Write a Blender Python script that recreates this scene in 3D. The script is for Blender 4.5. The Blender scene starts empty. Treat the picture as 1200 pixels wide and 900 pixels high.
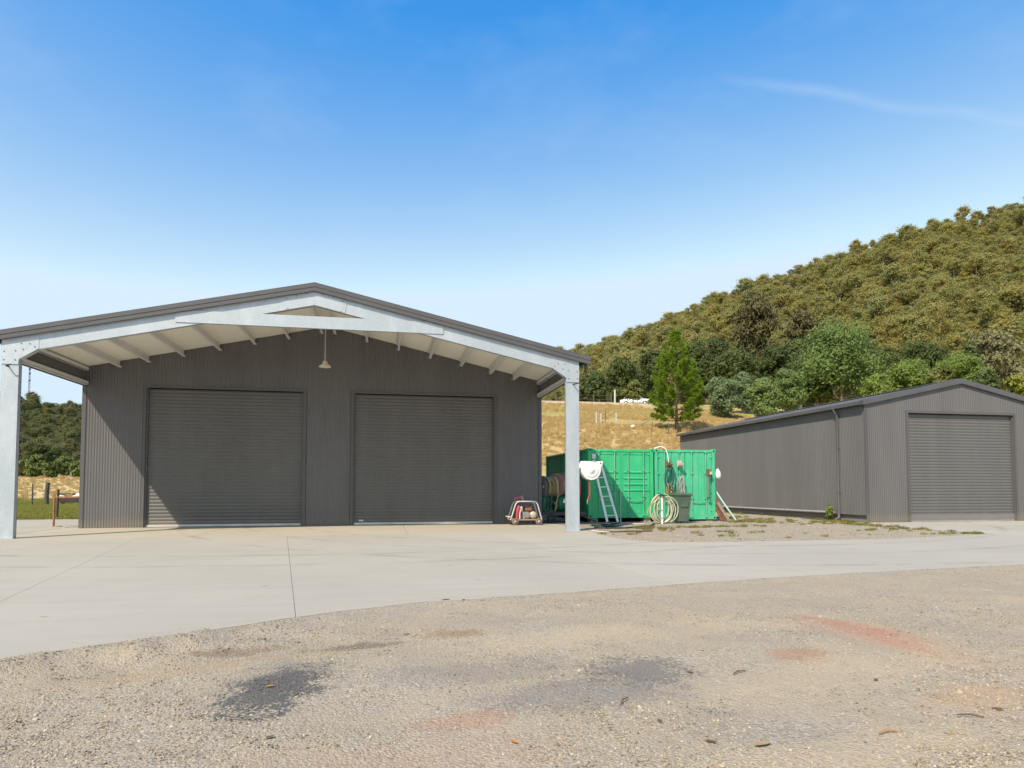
import bpy, bmesh, math, random
import numpy as np
from mathutils import Vector, Matrix, Euler

random.seed(7)
rng = np.random.default_rng(11)
S = bpy.context.scene
COL = S.collection
R = math.radians

# ------------------------------------------------------------------ camera
cam = bpy.data.cameras.new('camera')
cam.sensor_width = 36.0
cam.lens = 22.8
cam.shift_y = 0.0717
cam.clip_start = 0.05
cam.clip_end = 5000
cam_o = bpy.data.objects.new('camera', cam)
COL.objects.link(cam_o)
cam_o.location = (0, 0, 1.2)
cam_o.rotation_euler = (R(90 + 2.65), 0, R(-11.15))
S.camera = cam_o

# ------------------------------------------------------------------ sky and sun
SUN_DIR = Vector((0.67, 0.70, -1.0)).normalized()      # travel of the light
SUN_EL = math.asin(-SUN_DIR.z)
SUN_ROT = math.atan2(-SUN_DIR.x, -SUN_DIR.y)
world = bpy.data.worlds.new('World')
S.world = world
world.use_nodes = True
wn = world.node_tree
bg = wn.nodes['Background']
sky = wn.nodes.new('ShaderNodeTexSky')
sky.sky_type = 'NISHITA'
sky.sun_disc = False
sky.sun_elevation = SUN_EL
sky.sun_rotation = SUN_ROT % (2 * math.pi)
sky.altitude = 100
sky.air_density = 1.0
sky.dust_density = 0.6
sky.ozone_density = 1.6
bg.inputs['Strength'].default_value = 0.15
sun = bpy.data.lights.new('sun', 'SUN')
sun.energy = 4.0
sun.angle = R(0.53)
sun.color = (1.0, 0.90, 0.74)
sun_o = bpy.data.objects.new('sun', sun)
sun_o.rotation_euler = SUN_DIR.to_track_quat('-Z', 'Y').to_euler()
sun_o.location = (-20, -20, 30)
COL.objects.link(sun_o)

S.view_settings.view_transform = 'Standard'
S.view_settings.look = 'None'
S.view_settings.exposure = 0.45
S.view_settings.gamma = 1.0
S.view_settings.use_curve_mapping = False
S.render.engine = 'CYCLES'
S.cycles.max_bounces = 8
S.cycles.diffuse_bounces = 7
S.cycles.glossy_bounces = 3
S.cycles.transparent_max_bounces = 8
S.cycles.use_denoising = True
S.cycles.use_adaptive_sampling = True
S.cycles.adaptive_threshold = 0.02


# ------------------------------------------------------------------ node helpers
class NT:
    def __init__(s, tree):
        s.t = tree
    def n(s, kind, **kw):
        nd = s.t.nodes.new(kind)
        for k, v in kw.items():
            setattr(nd, k, v)
        return nd
    def l(s, a, b):
        s.t.links.new(a, b)
    def val(s, sock, v):
        if hasattr(v, 'is_linked'):
            s.l(v, sock)
        else:
            sock.default_value = v
    def math(s, op, a, b=0.0, clamp=False):
        m = s.n('ShaderNodeMath', operation=op, use_clamp=clamp)
        s.val(m.inputs[0], a); s.val(m.inputs[1], b)
        return m.outputs[0]
    def mix(s, f, a, b, blend='MIX'):
        m = s.n('ShaderNodeMix', data_type='RGBA', blend_type=blend)
        s.val(m.inputs[0], f)
        s.val(m.inputs[6], a if hasattr(a, 'is_linked') else (*a[:3], 1))
        s.val(m.inputs[7], b if hasattr(b, 'is_linked') else (*b[:3], 1))
        return m.outputs[2]
    def noise(s, vec, scale, detail=3.0, rough=0.55, out=0):
        m = s.n('ShaderNodeTexNoise')
        s.l(vec, m.inputs['Vector'])
        m.inputs['Scale'].default_value = scale
        m.inputs['Detail'].default_value = detail
        m.inputs['Roughness'].default_value = rough
        return m.outputs[out]
    def voro(s, vec, scale, out='Distance', feature='F1', rnd=1.0):
        m = s.n('ShaderNodeTexVoronoi', feature=feature)
        s.l(vec, m.inputs['Vector'])
        m.inputs['Scale'].default_value = scale
        m.inputs['Randomness'].default_value = rnd
        return m.outputs[out]
    def ramp(s, f, stops):
        m = s.n('ShaderNodeValToRGB')
        e = m.color_ramp.elements
        while len(e) < len(stops):
            e.new(0.5)
        for el, (p, c) in zip(e, stops):
            el.position = p
            el.color = (*c, 1) if len(c) == 3 else c
        s.val(m.inputs[0], f)
        return m.outputs[0]
    def rng(s, v, a, b, c=0.0, d=1.0):
        m = s.n('ShaderNodeMapRange')
        m.clamp = True
        s.val(m.inputs[0], v)
        for i, q in enumerate((a, b, c, d)):
            m.inputs[i + 1].default_value = q
        return m.outputs[0]
    def pos(s):
        return s.n('ShaderNodeNewGeometry').outputs['Position']
    def objc(s):
        return s.n('ShaderNodeTexCoord').outputs['Object']
    def mapped(s, vec, scale=(1, 1, 1), loc=(0, 0, 0), rot=(0, 0, 0)):
        m = s.n('ShaderNodeMapping')
        s.l(vec, m.inputs[0])
        m.inputs['Scale'].default_value = scale
        m.inputs['Location'].default_value = loc
        m.inputs['Rotation'].default_value = rot
        return m.outputs[0]
    def bump(s, h, strength=0.3, dist=0.02, normal=None):
        m = s.n('ShaderNodeBump')
        m.inputs['Strength'].default_value = strength
        m.inputs['Distance'].default_value = dist
        s.l(h, m.inputs['Height'])
        if normal:
            s.l(normal, m.inputs['Normal'])
        return m.outputs[0]


def new_mat(name):
    m = bpy.data.materials.new(name)
    m.use_nodes = True
    return m, NT(m.node_tree), m.node_tree.nodes['Principled BSDF']


MATS = {}
def paint(name, col, rough=0.5, metal=0.0, var=0.12, scale=3.0, bump=0.0, bscale=60, dirt=None, dirt_amt=0.5, dscale=2.0, spec=0.5, streak=None):
    """Plain surface with a little uneven colour, gloss and optional dirt of its own shape."""
    if name in MATS:
        return MATS[name]
    m, t, b = new_mat(name)
    p = t.pos()
    n1 = t.noise(p if not streak else t.mapped(p, streak), scale, 4)
    f = t.rng(n1, 0.3, 0.7)
    lo = tuple(c * (1 - var) for c in col); hi = tuple(min(1, c * (1 + var)) for c in col)
    c = t.mix(f, lo, hi)
    if dirt:
        d = t.rng(t.noise(p, dscale, 6, 0.65), 0.5, 0.72)
        d = t.math('MULTIPLY', d, dirt_amt)
        c = t.mix(d, c, dirt)
    t.l(c, b.inputs['Base Color'])
    b.inputs['Metallic'].default_value = metal
    b.inputs['Specular IOR Level'].default_value = spec
    t.l(t.rng(t.noise(p, scale * 2.3, 3), 0.3, 0.7, rough * 0.85, min(1, rough * 1.15)), b.inputs['Roughness'])
    if bump:
        t.l(t.bump(t.noise(p, bscale, 3), bump, 0.01), b.inputs['Normal'])
    MATS[name] = m
    return m


# ------------------------------------------------------------------ mesh helpers
class MB:
    """Collects faces; build() links them as one mesh object."""
    def __init__(s):
        s.v = []; s.f = []; s.sm = []
    def add(s, vs, fs, smooth=False):
        o = len(s.v)
        s.v += [tuple(map(float, q)) for q in vs]
        for f in fs:
            s.f.append(tuple(o + i for i in f)); s.sm.append(smooth)
        return s
    def box(s, x0, x1, y0, y1, z0, z1):
        v = [(x, y, z) for x in (x0, x1) for y in (y0, y1) for z in (z0, z1)]
        return s.add(v, [(0, 1, 3, 2), (4, 6, 7, 5), (0, 4, 5, 1), (2, 3, 7, 6), (0, 2, 6, 4), (1, 5, 7, 3)])
    def cbox(s, c, size, rot=(0, 0, 0)):
        M = Euler(rot).to_matrix()
        hx, hy, hz = (q / 2 for q in size)
        v = [M @ Vector((x, y, z)) + Vector(c) for x in (-hx, hx) for y in (-hy, hy) for z in (-hz, hz)]
        return s.add(v, [(0, 1, 3, 2), (4, 6, 7, 5), (0, 4, 5, 1), (2, 3, 7, 6), (0, 2, 6, 4), (1, 5, 7, 3)])
    def bbox_bev(s, x0, x1, y0, y1, z0, z1, b=0.01):
        bm = bmesh.new()
        bmesh.ops.create_cube(bm, size=1)
        for q in bm.verts:
            q.co = Vector(((x0 + x1) / 2 + q.co.x * (x1 - x0), (y0 + y1) / 2 + q.co.y * (y1 - y0), (z0 + z1) / 2 + q.co.z * (z1 - z0)))
        bmesh.ops.bevel(bm, geom=bm.edges[:], offset=b, segments=2, affect='EDGES', profile=0.5)
        bm.verts.index_update()
        s.add([q.co[:] for q in bm.verts], [[q.index for q in f.verts] for f in bm.faces])
        bm.free()
        return s
    def beam(s, a, b, w, h, up=(0, 0, 1)):
        a = Vector(a); b = Vector(b); d = (b - a).normalized()
        u = Vector(up); r = d.cross(u).normalized(); u = r.cross(d)
        v = []
        for p in (a, b):
            for i, j in ((-1, -1), (1, -1), (1, 1), (-1, 1)):
                v.append(p + r * (i * w / 2) + u * (j * h / 2))
        return s.add(v, [(0, 1, 2, 3), (7, 6, 5, 4), (0, 4, 5, 1), (1, 5, 6, 2), (2, 6, 7, 3), (3, 7, 4, 0)])
    def tube(s, pts, r, seg=8, closed=False, cap=True):
        P = [Vector(p) for p in pts]
        n = len(P)
        rr = r if hasattr(r, '__len__') else [r] * n
        vs = []; prev = None
        for i, p in enumerate(P):
            if closed:
                d = (P[(i + 1) % n] - P[i - 1])
            else:
                d = P[min(i + 1, n - 1)] - P[max(i - 1, 0)]
            d.normalize()
            if prev is None:
                u = d.orthogonal().normalized()
            else:
                u = (prev - d * prev.dot(d))
                u = u.normalized() if u.length > 1e-6 else d.orthogonal().normalized()
            prev = u
            w = d.cross(u)
            for k in range(seg):
                a = 2 * math.pi * k / seg
                vs.append(p + (u * math.cos(a) + w * math.sin(a)) * rr[i])
        fs = []
        for i in range(n if closed else n - 1):
            j = (i + 1) % n
            for k in range(seg):
                l = (k + 1) % seg
                fs.append((i * seg + k, i * seg + l, j * seg + l, j * seg + k))
        s.add(vs, fs, True)
        if cap and not closed:
            s.add([vs[k] for k in range(seg)], [tuple(range(seg))[::-1]])
            s.add([vs[(n - 1) * seg + k] for k in range(seg)], [tuple(range(seg))])
        return s
    def lathe(s, prof, c=(0, 0, 0), axis='z', seg=20, smooth=True):
        """prof: (radius, height) pairs along the axis."""
        vs = []
        for r_, h in prof:
            for k in range(seg):
                a = 2 * math.pi * k / seg
                x, y = r_ * math.cos(a), r_ * math.sin(a)
                q = {'z': (x, y, h), 'y': (x, h, y), 'x': (h, x, y)}[axis]
                vs.append((q[0] + c[0], q[1] + c[1], q[2] + c[2]))
        fs = []
        for i in range(len(prof) - 1):
            for k in range(seg):
                l = (k + 1) % seg
                fs.append((i * seg + k, i * seg + l, (i + 1) * seg + l, (i + 1) * seg + k))
        return s.add(vs, fs, smooth)
    def prism(s, poly, y0, y1, plane='xz'):
        """Extrude a 2-D outline between two planes."""
        n = len(poly)
        def m(p, h):
            return {'xz': (p[0], h, p[1]), 'xy': (p[0], p[1], h), 'yz': (h, p[0], p[1])}[plane]
        vs = [m(p, y0) for p in poly] + [m(p, y1) for p in poly]
        fs = [tuple(range(n)), tuple(range(2 * n - 1, n - 1, -1))]
        for i in range(n):
            j = (i + 1) % n
            fs.append((i, j, n + j, n + i))
        return s.add(vs, fs)
    def mesh(s, name, mat):
        me = bpy.data.meshes.new(name)
        me.from_pydata(s.v, [], s.f)
        bm = bmesh.new(); bm.from_mesh(me)
        bmesh.ops.recalc_face_normals(bm, faces=bm.faces[:])
        bm.to_mesh(me); bm.free()
        me.polygons.foreach_set('use_smooth', s.sm)
        if mat:
            me.materials.append(mat)
        me.update()
        return me
    def build(s, name, mat, parent=None):
        return obj(name, s.mesh(name, mat), parent)


def obj(name, me, parent=None, loc=(0, 0, 0)):
    o = bpy.data.objects.new(name, me)
    COL.objects.link(o)
    o.location = loc
    if parent:
        o.parent = parent
    return o


def empty(name, loc=(0, 0, 0), rz=0.0):
    o = bpy.data.objects.new(name, None)
    COL.objects.link(o)
    o.location = loc
    o.rotation_euler = (0, 0, rz)
    o.empty_display_size = 0.3
    return o


def tag(o, label, cat, group=None):
    o['label'] = label
    o['category'] = cat
    if group:
        o['group'] = group
    return o


def structure(o):
    o['kind'] = 'structure'
    return o


def raw_mesh(name, V, F, mats, mi=None, smooth=False):
    """numpy arrays (quads) to mesh, quick."""
    me = bpy.data.meshes.new(name)
    nv, nf = len(V), len(F)
    k = F.shape[1]
    me.vertices.add(nv); me.vertices.foreach_set('co', np.asarray(V, np.float32).ravel())
    me.loops.add(nf * k); me.loops.foreach_set('vertex_index', np.asarray(F, np.int32).ravel())
    me.polygons.add(nf)
    me.polygons.foreach_set('loop_start', np.arange(0, nf * k, k, dtype=np.int32))
    me.polygons.foreach_set('loop_total', np.full(nf, k, np.int32))
    for m in mats:
        me.materials.append(m)
    if mi is not None:
        me.polygons.foreach_set('material_index', np.asarray(mi, np.int32))
    me.polygons.foreach_set('use_smooth', np.full(nf, smooth))
    me.update(calc_edges=True)
    return me


def scatter(name, pts, rot, scl, idx, protos):
    """Points in one object that carry instances of the given meshes (geometry nodes)."""
    me = bpy.data.meshes.new(name)
    n = len(pts)
    me.vertices.add(n)
    me.vertices.foreach_set('co', np.asarray(pts, np.float32).ravel())
    for nm, typ, arr in (('rot', 'FLOAT_VECTOR', rot), ('scl', 'FLOAT_VECTOR', scl), ('idx', 'INT', idx)):
        a = me.attributes.new(nm, typ, 'POINT')
        a.data.foreach_set('vector' if typ == 'FLOAT_VECTOR' else 'value', np.asarray(arr, np.int32 if typ == 'INT' else np.float32).ravel())
    o = obj(name, me)
    c = bpy.data.collections.new(name + '_kinds')
    for i, pm in enumerate(protos):
        c.objects.link(bpy.data.objects.new('%s_%02d' % (name, i), pm))
    g = bpy.data.node_groups.new(name, 'GeometryNodeTree')
    g.interface.new_socket('Geometry', in_out='INPUT', socket_type='NodeSocketGeometry')
    g.interface.new_socket('Geometry', in_out='OUTPUT', socket_type='NodeSocketGeometry')
    N, L = g.nodes, g.links
    gi = N.new('NodeGroupInput'); go = N.new('NodeGroupOutput')
    ci = N.new('GeometryNodeCollectionInfo'); ci.inputs['Collection'].default_value = c
    ci.inputs['Separate Children'].default_value = True; ci.inputs['Reset Children'].default_value = True
    ip = N.new('GeometryNodeInstanceOnPoints'); ip.inputs['Pick Instance'].default_value = True
    def attr(nm, dt):
        a = N.new('GeometryNodeInputNamedAttribute'); a.data_type = dt; a.inputs[0].default_value = nm
        return a.outputs[0]
    e2r = N.new('FunctionNodeEulerToRotation')
    L.new(gi.outputs[0], ip.inputs['Points']); L.new(ci.outputs[0], ip.inputs['Instance'])
    L.new(attr('idx', 'INT'), ip.inputs['Instance Index'])
    L.new(attr('rot', 'FLOAT_VECTOR'), e2r.inputs[0]); L.new(e2r.outputs[0], ip.inputs['Rotation'])
    L.new(attr('scl', 'FLOAT_VECTOR'), ip.inputs['Scale'])
    L.new(ip.outputs[0], go.inputs[0])
    md = o.modifiers.new('scatter', 'NODES'); md.node_group = g
    return o


def stuff(o, label, cat):
    o['kind'] = 'stuff'
    o['label'] = label
    o['category'] = cat
    return o


# thin cirrus streaks in the sky (part of the world's sky, by direction)
def sky_wisps():
    t = NT(wn)
    d = t.n('ShaderNodeTexCoord').outputs['Generated']
    def dot(v):
        m = t.n('ShaderNodeVectorMath', operation='DOT_PRODUCT')
        t.l(d, m.inputs[0]); m.inputs[1].default_value = v
        return m.outputs['Value']
    wob = t.math('MULTIPLY', t.math('SUBTRACT', t.noise(d, 9, 3), 0.5), 0.02)
    off = t.math('ABSOLUTE', t.math('ADD', dot(TRAIL_N), wob))
    line = t.rng(off, 0.0, 0.010, 1, 0)
    along = t.math('MULTIPLY', t.rng(dot(TRAIL_A), 0.968, 0.992), t.rng(t.noise(d, 4.3, 3), 0.22, 0.56))
    trail = t.math('MULTIPLY', t.math('MULTIPLY', line, along), 0.36)
    haze = t.rng(t.noise(t.mapped(d, (2.2, 2.2, 5.0), (3.1, 0.4, 0), (0.3, 0.6, 0.2)), 1.7, 4, 0.62), 0.5, 0.8, 0, 0.13)
    f = t.math('MAXIMUM', trail, haze)
    # the photograph's deep, contrasty blue: one tone curve for the whole sky
    sp = t.n('ShaderNodeSeparateColor'); t.l(sky.outputs[0], sp.inputs[0])
    cb = t.n('ShaderNodeCombineColor')
    for i, (k, o_, lo, hi) in enumerate(((3.15, -2.5, .26, 3.4), (1.92, -1.25, 1.0, 4.2), (.5, 2.65, 0.0, 4.9))):
        q = t.math('MINIMUM', t.math('MAXIMUM', t.math('ADD', t.math('MULTIPLY', sp.outputs[i], k), o_), lo), hi)
        t.l(q, cb.inputs[i])
    c = t.mix(f, cb.outputs[0], (3.3, 4.0, 4.9))
    t.l(c, bg.inputs['Color'])
TRAIL_N = (-0.0226, 0.5876, -0.8088)
TRAIL_A = (0.6192, 0.6532, 0.4361)
sky_wisps()


# ------------------------------------------------------------------ terrain
RS=[-47.7, -0.1, 27.5, 53.4, 73.2, 105.7, 135.9, 167.9, 197.5, 218.2, 237.9, 262.5, 296.3]
RZ=[71.1, 73.7, 79.5, 85.5, 91.9, 103.0, 109.3, 118.5, 125.2, 127.0, 129.7, 130.9, 128.0]
LS=[-15.3, 0.3, 9.9, 18.4, 28.7, 47.3, 96.2, 150.3]
LZ=[36.2, 34.9, 33.3, 31.5, 30.1, 28.8, 25.9, 24.5]
def sstep(a,b,v):
    t=np.clip((v-a)/(b-a),0,1); return t*t*(3-2*t)
RIDGES=(
 # ax, ay, tx, ty, W, s-list, z-list
 (98.0,388.0,.807,-.588,240.0,RS,RZ),
 (-150.0,292.0,.94,.34,190.0,LS,LZ),
)
def tz(x,y):
    x=np.asarray(x,float); y=np.asarray(y,float)
    w=sstep(-22,8,x)
    right=np.interp(y,(33,36,54,80,300),(0,.45,6.3,12.4,23))
    left=.045*np.clip(y-45,0,300)
    z=left*(1-w)+right*w
    for ax,ay,tx,ty,W,ss,zz in RIDGES:
        s=(x-ax)*tx+(y-ay)*ty
        d=(x-ax)*ty-(y-ay)*tx   # towards the yard
        if ty>0: d=-((x-ax)*(-ty)+(y-ay)*tx)
        zc=np.interp(s,ss,zz)
        u=np.where(d>0,1-d/W,1+d/(W*1.3))
        h=zc*np.clip(u,0,1)**1.15
        k=5.0
        m=np.maximum(z,h); z=m+np.where(np.abs(z-h)<k,(k-np.abs(z-h))**2/(4*k),0)*(h>.01)
    return z


EDGE = [(-14, -2.5), (-9, 0.4), (-6, 2.4), (-4, 3.9), (-2.59, 5.13), (-2.2, 5.47), (-1.68, 5.76), (-1.1, 6.13), (-0.4, 6.58), (0.45, 6.92),
        (1.39, 7.09), (2.45, 7.3), (3.66, 7.58), (5.01, 7.86), (6.49, 8.09), (8.07, 8.27), (9.83, 8.47), (14, 8.9), (20, 9.4), (40, 10.5)]
FAR = [(40, 19.48), (16.45, 19.48), (15.75, 18.6), (15.35, 16.9), (15.5, 14.1), (13.66, 13.71), (11.8, 13.3), (9.52, 13.22), (7.38, 13.18),
       (5.95, 13.4), (5.5, 14.1), (5.35, 15.2), (5.55, 16.9), (-9.35, 16.9), (-9.35, 27.2), (-34, 27.2), (-34, -2.5)]
def wiggle(line):
    """The poured edge is not a ruler line."""
    out = []
    for (x0, y0), (x1, y1) in zip(line, line[1:]):
        n = max(1, int(math.hypot(x1 - x0, y1 - y0) / 0.25)) if abs(x0) < 16 else 1
        for k in range(n):
            f = k / n
            x = x0 + (x1 - x0) * f; y = y0 + (y1 - y0) * f
            out.append((x, y + 0.014 * math.sin(x * 5.1) + 0.01 * math.sin(x * 13.7 + 1)))
    out.append(line[-1])
    return out
APRON = wiggle(EDGE) + FAR
CANOPY_SLAB = [(-9.33, 16.915), (5.54, 16.915), (5.5, 21.6), (-9.33, 21.6)]


def inside(poly, x, y):
    x = np.asarray(x); y = np.asarray(y)
    c = np.zeros(x.shape, bool)
    n = len(poly)
    for i in range(n):
        x0, y0 = poly[i]; x1, y1 = poly[(i + 1) % n]
        if y0 == y1:
            continue
        hit = ((y0 > y) != (y1 > y)) & (x < (x1 - x0) * (y - y0) / (y1 - y0) + x0)
        c ^= hit
    return c


_lat = rng.random((64, 64))
def vnoise(x, y, f):
    x = np.asarray(x) * f; y = np.asarray(y) * f
    xi = np.floor(x).astype(int); yi = np.floor(y).astype(int)
    u = x - xi; v = y - yi
    u = u * u * (3 - 2 * u); v = v * v * (3 - 2 * v)
    g = lambda a, b: _lat[a % 64, b % 64]
    return (g(xi, yi) * (1 - u) + g(xi + 1, yi) * u) * (1 - v) + (g(xi, yi + 1) * (1 - u) + g(xi + 1, yi + 1) * u) * v


_ex = np.array([e[0] for e in EDGE]); _ey = np.array([e[1] for e in EDGE])
def gz(x, y):
    """Ground height with the yard's small unevenness."""
    x = np.asarray(x, float); y = np.asarray(y, float)
    z = tz(x, y)
    near = 1 - sstep(9, 30, y)
    d = np.interp(x, _ex, _ey) - y                      # how far in front of the slab edge
    un = (vnoise(x, y, 1.1) - .5) * .05 + (vnoise(x + 9, y, 3.3) - .5) * .03 + (vnoise(x, y + 5, 8.0) - .5) * .014
    berm = np.exp(-((d - .3) / .28) ** 2) * sstep(.6, -1.6, x) * (.03 + .05 * vnoise(x, y, 2.2)) + np.exp(-((d - .5) / .45) ** 2) * sstep(.2, -1.0, x) * ((vnoise(x + 2, y, 11.0) - .5) * .055 + (vnoise(x, y + 7, 5.0) - .5) * .05)
    z = z - .022 + near * (un * np.clip(d / .5, 0.1, 1) * (d > 0) + berm * (d > 0))
    patch = (y > 12) & (y < 31)
    z = np.where(patch, z + (vnoise(x, y, 1.7) - .5) * .03 + .012, z)
    allin = np.ones(x.shape, bool); anyin = np.zeros(x.shape, bool)
    e = np.where(y < 10.5, .12, .45)
    for dx, dy in ((0, 0), (1, 0), (-1, 0), (0, 1), (0, -1)):
        q = inside(APRON, x + dx * e, y + dy * e) | inside(CANOPY_SLAB, x + dx * e, y + dy * e)
        allin &= q; anyin |= q
    here = inside(APRON, x, y) | inside(CANOPY_SLAB, x, y)
    z = np.where(here, -.008, z)
    z = np.where(~here & anyin & (y < 31), np.maximum(z, -.004) * .6 + .002, z)
    return np.where(allin, -.09, z)


def axis(fine0, fine1, step, lo, hi, grow=1.12, cap=14):
    a = list(np.arange(fine0, fine1, step))
    s_ = step; q = a[-1]
    while q < hi:
        s_ = min(s_ * grow, cap if q < 520 else 200); q += s_; a.append(q)
    s_ = step; q = a[0]; b = []
    while q > lo:
        s_ = min(s_ * grow, cap if q > -420 else 200); q -= s_; b.append(q)
    return np.array(b[::-1] + a)


xs = axis(-4.2, 8.0, 0.11, -1800, 1800, 1.07, 9)
ys = axis(1.8, 9.4, 0.1, -300, 2200, 1.06, 9)
GX, GY = np.meshgrid(xs, ys)
GZ = gz(GX, GY)
nx, ny = len(xs), len(ys)
V = np.stack([GX.ravel(), GY.ravel(), GZ.ravel()], 1)
I = np.arange(nx * ny).reshape(ny, nx)
F = np.stack([I[:-1, :-1].ravel(), I[:-1, 1:].ravel(), I[1:, 1:].ravel(), I[1:, :-1].ravel()], 1)


def stain_group():
    g = bpy.data.node_groups.new('yard_stains', 'ShaderNodeTree')
    g.interface.new_socket('Color', in_out='INPUT', socket_type='NodeSocketColor')
    g.interface.new_socket('Color', in_out='OUTPUT', socket_type='NodeSocketColor')
    t = NT(g)
    gi = t.n('NodeGroupInput'); go = t.n('NodeGroupOutput')
    p = t.pos()
    n = t.math('MULTIPLY', t.math('SUBTRACT', t.noise(p, 5.0, 3, 0.7), 0.5), 1.5)
    sc_ = t.n('ShaderNodeSeparateColor'); t.l(t.voro(p, 62, 'Color'), sc_.inputs[0])
    grain = t.math('MULTIPLY', sc_.outputs[2], .95)      # a stain takes or misses whole stones
    c = gi.outputs[0]
    for x, y, rx, ry, ang, col, amt in (
            (-0.63, 4.16, .25, .50, -14, (.085, .083, .080), 1.0),
            (-0.66, 4.3, .32, .55, -10, (.17, .16, .145), .4),
            (0.62, 4.35, .75, .28, 8, (.22, .205, .19), .4),
            (1.68, 4.16, .38, .32, 0, (.135, .13, .125), .7),
            (1.2, 3.75, .65, .28, 10, (.18, .17, .16), .5),
            (-0.18, 5.24, .36, .13, 12, (.13, .11, .085), .6),
            (-1.1, 5.2, .36, .14, 15, (.22, .15, .085), .6),
            (0.56, 5.42, .28, .13, 0, (.26, .18, .09), .6),
            (4.02, 5.1, .15, .62, 6, (.42, .16, .105), .5),
            (3.93, 4.45, .13, .60, 8, (.43, .18, .12), .42),
            (3.95, 4.75, .42, .95, 6, (.44, .25, .16), .35),
            (2.98, 4.28, .22, .20, 0, (.34, .17, .10), .5),
            (3.42, 3.22, .45, .22, 12, (.46, .29, .17), .4),
            (0.15, 3.0, .75, .30, 0, (.40, .25, .17), .28),
            (0.45, 3.45, .30, .12, 0, (.36, .18, .11), .4),
            (2.2, 5.2, 1.6, .30, 6, (.46, .37, .25), .55),
            (3.2, 3.9, 1.1, .32, 10, (.48, .38, .26), .5),
            (-1.3, 4.75, .9, .18, 20, (.40, .30, .19), .6),
            (2.1, 2.7, 1.0, .2, 6, (.47, .37, .25), .5)):
        v = t.n('ShaderNodeVectorMath', operation='SUBTRACT'); t.l(p, v.inputs[0]); v.inputs[1].default_value = (x, y, 0)
        ro = t.n('ShaderNodeVectorRotate', rotation_type='Z_AXIS'); t.l(v.outputs[0], ro.inputs[0]); ro.inputs['Angle'].default_value = R(-ang)
        sc = t.n('ShaderNodeVectorMath', operation='MULTIPLY'); t.l(ro.outputs[0], sc.inputs[0]); sc.inputs[1].default_value = (1 / rx, 1 / ry, 0)
        ln = t.n('ShaderNodeVectorMath', operation='LENGTH'); t.l(sc.outputs[0], ln.inputs[0])
        m = t.rng(t.math('ADD', ln.outputs['Value'], n), 1.3, 0.4)
        m = t.math('MULTIPLY', t.math('MULTIPLY', t.rng(t.math('SUBTRACT', t.math('MULTIPLY', m, 1.1), grain), -.22, .22), t.rng(m, 0, .3)), amt)
        c = t.mix(m, c, col)
    t.l(c, go.inputs[0])
    return g
STAINS = stain_group()


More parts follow.
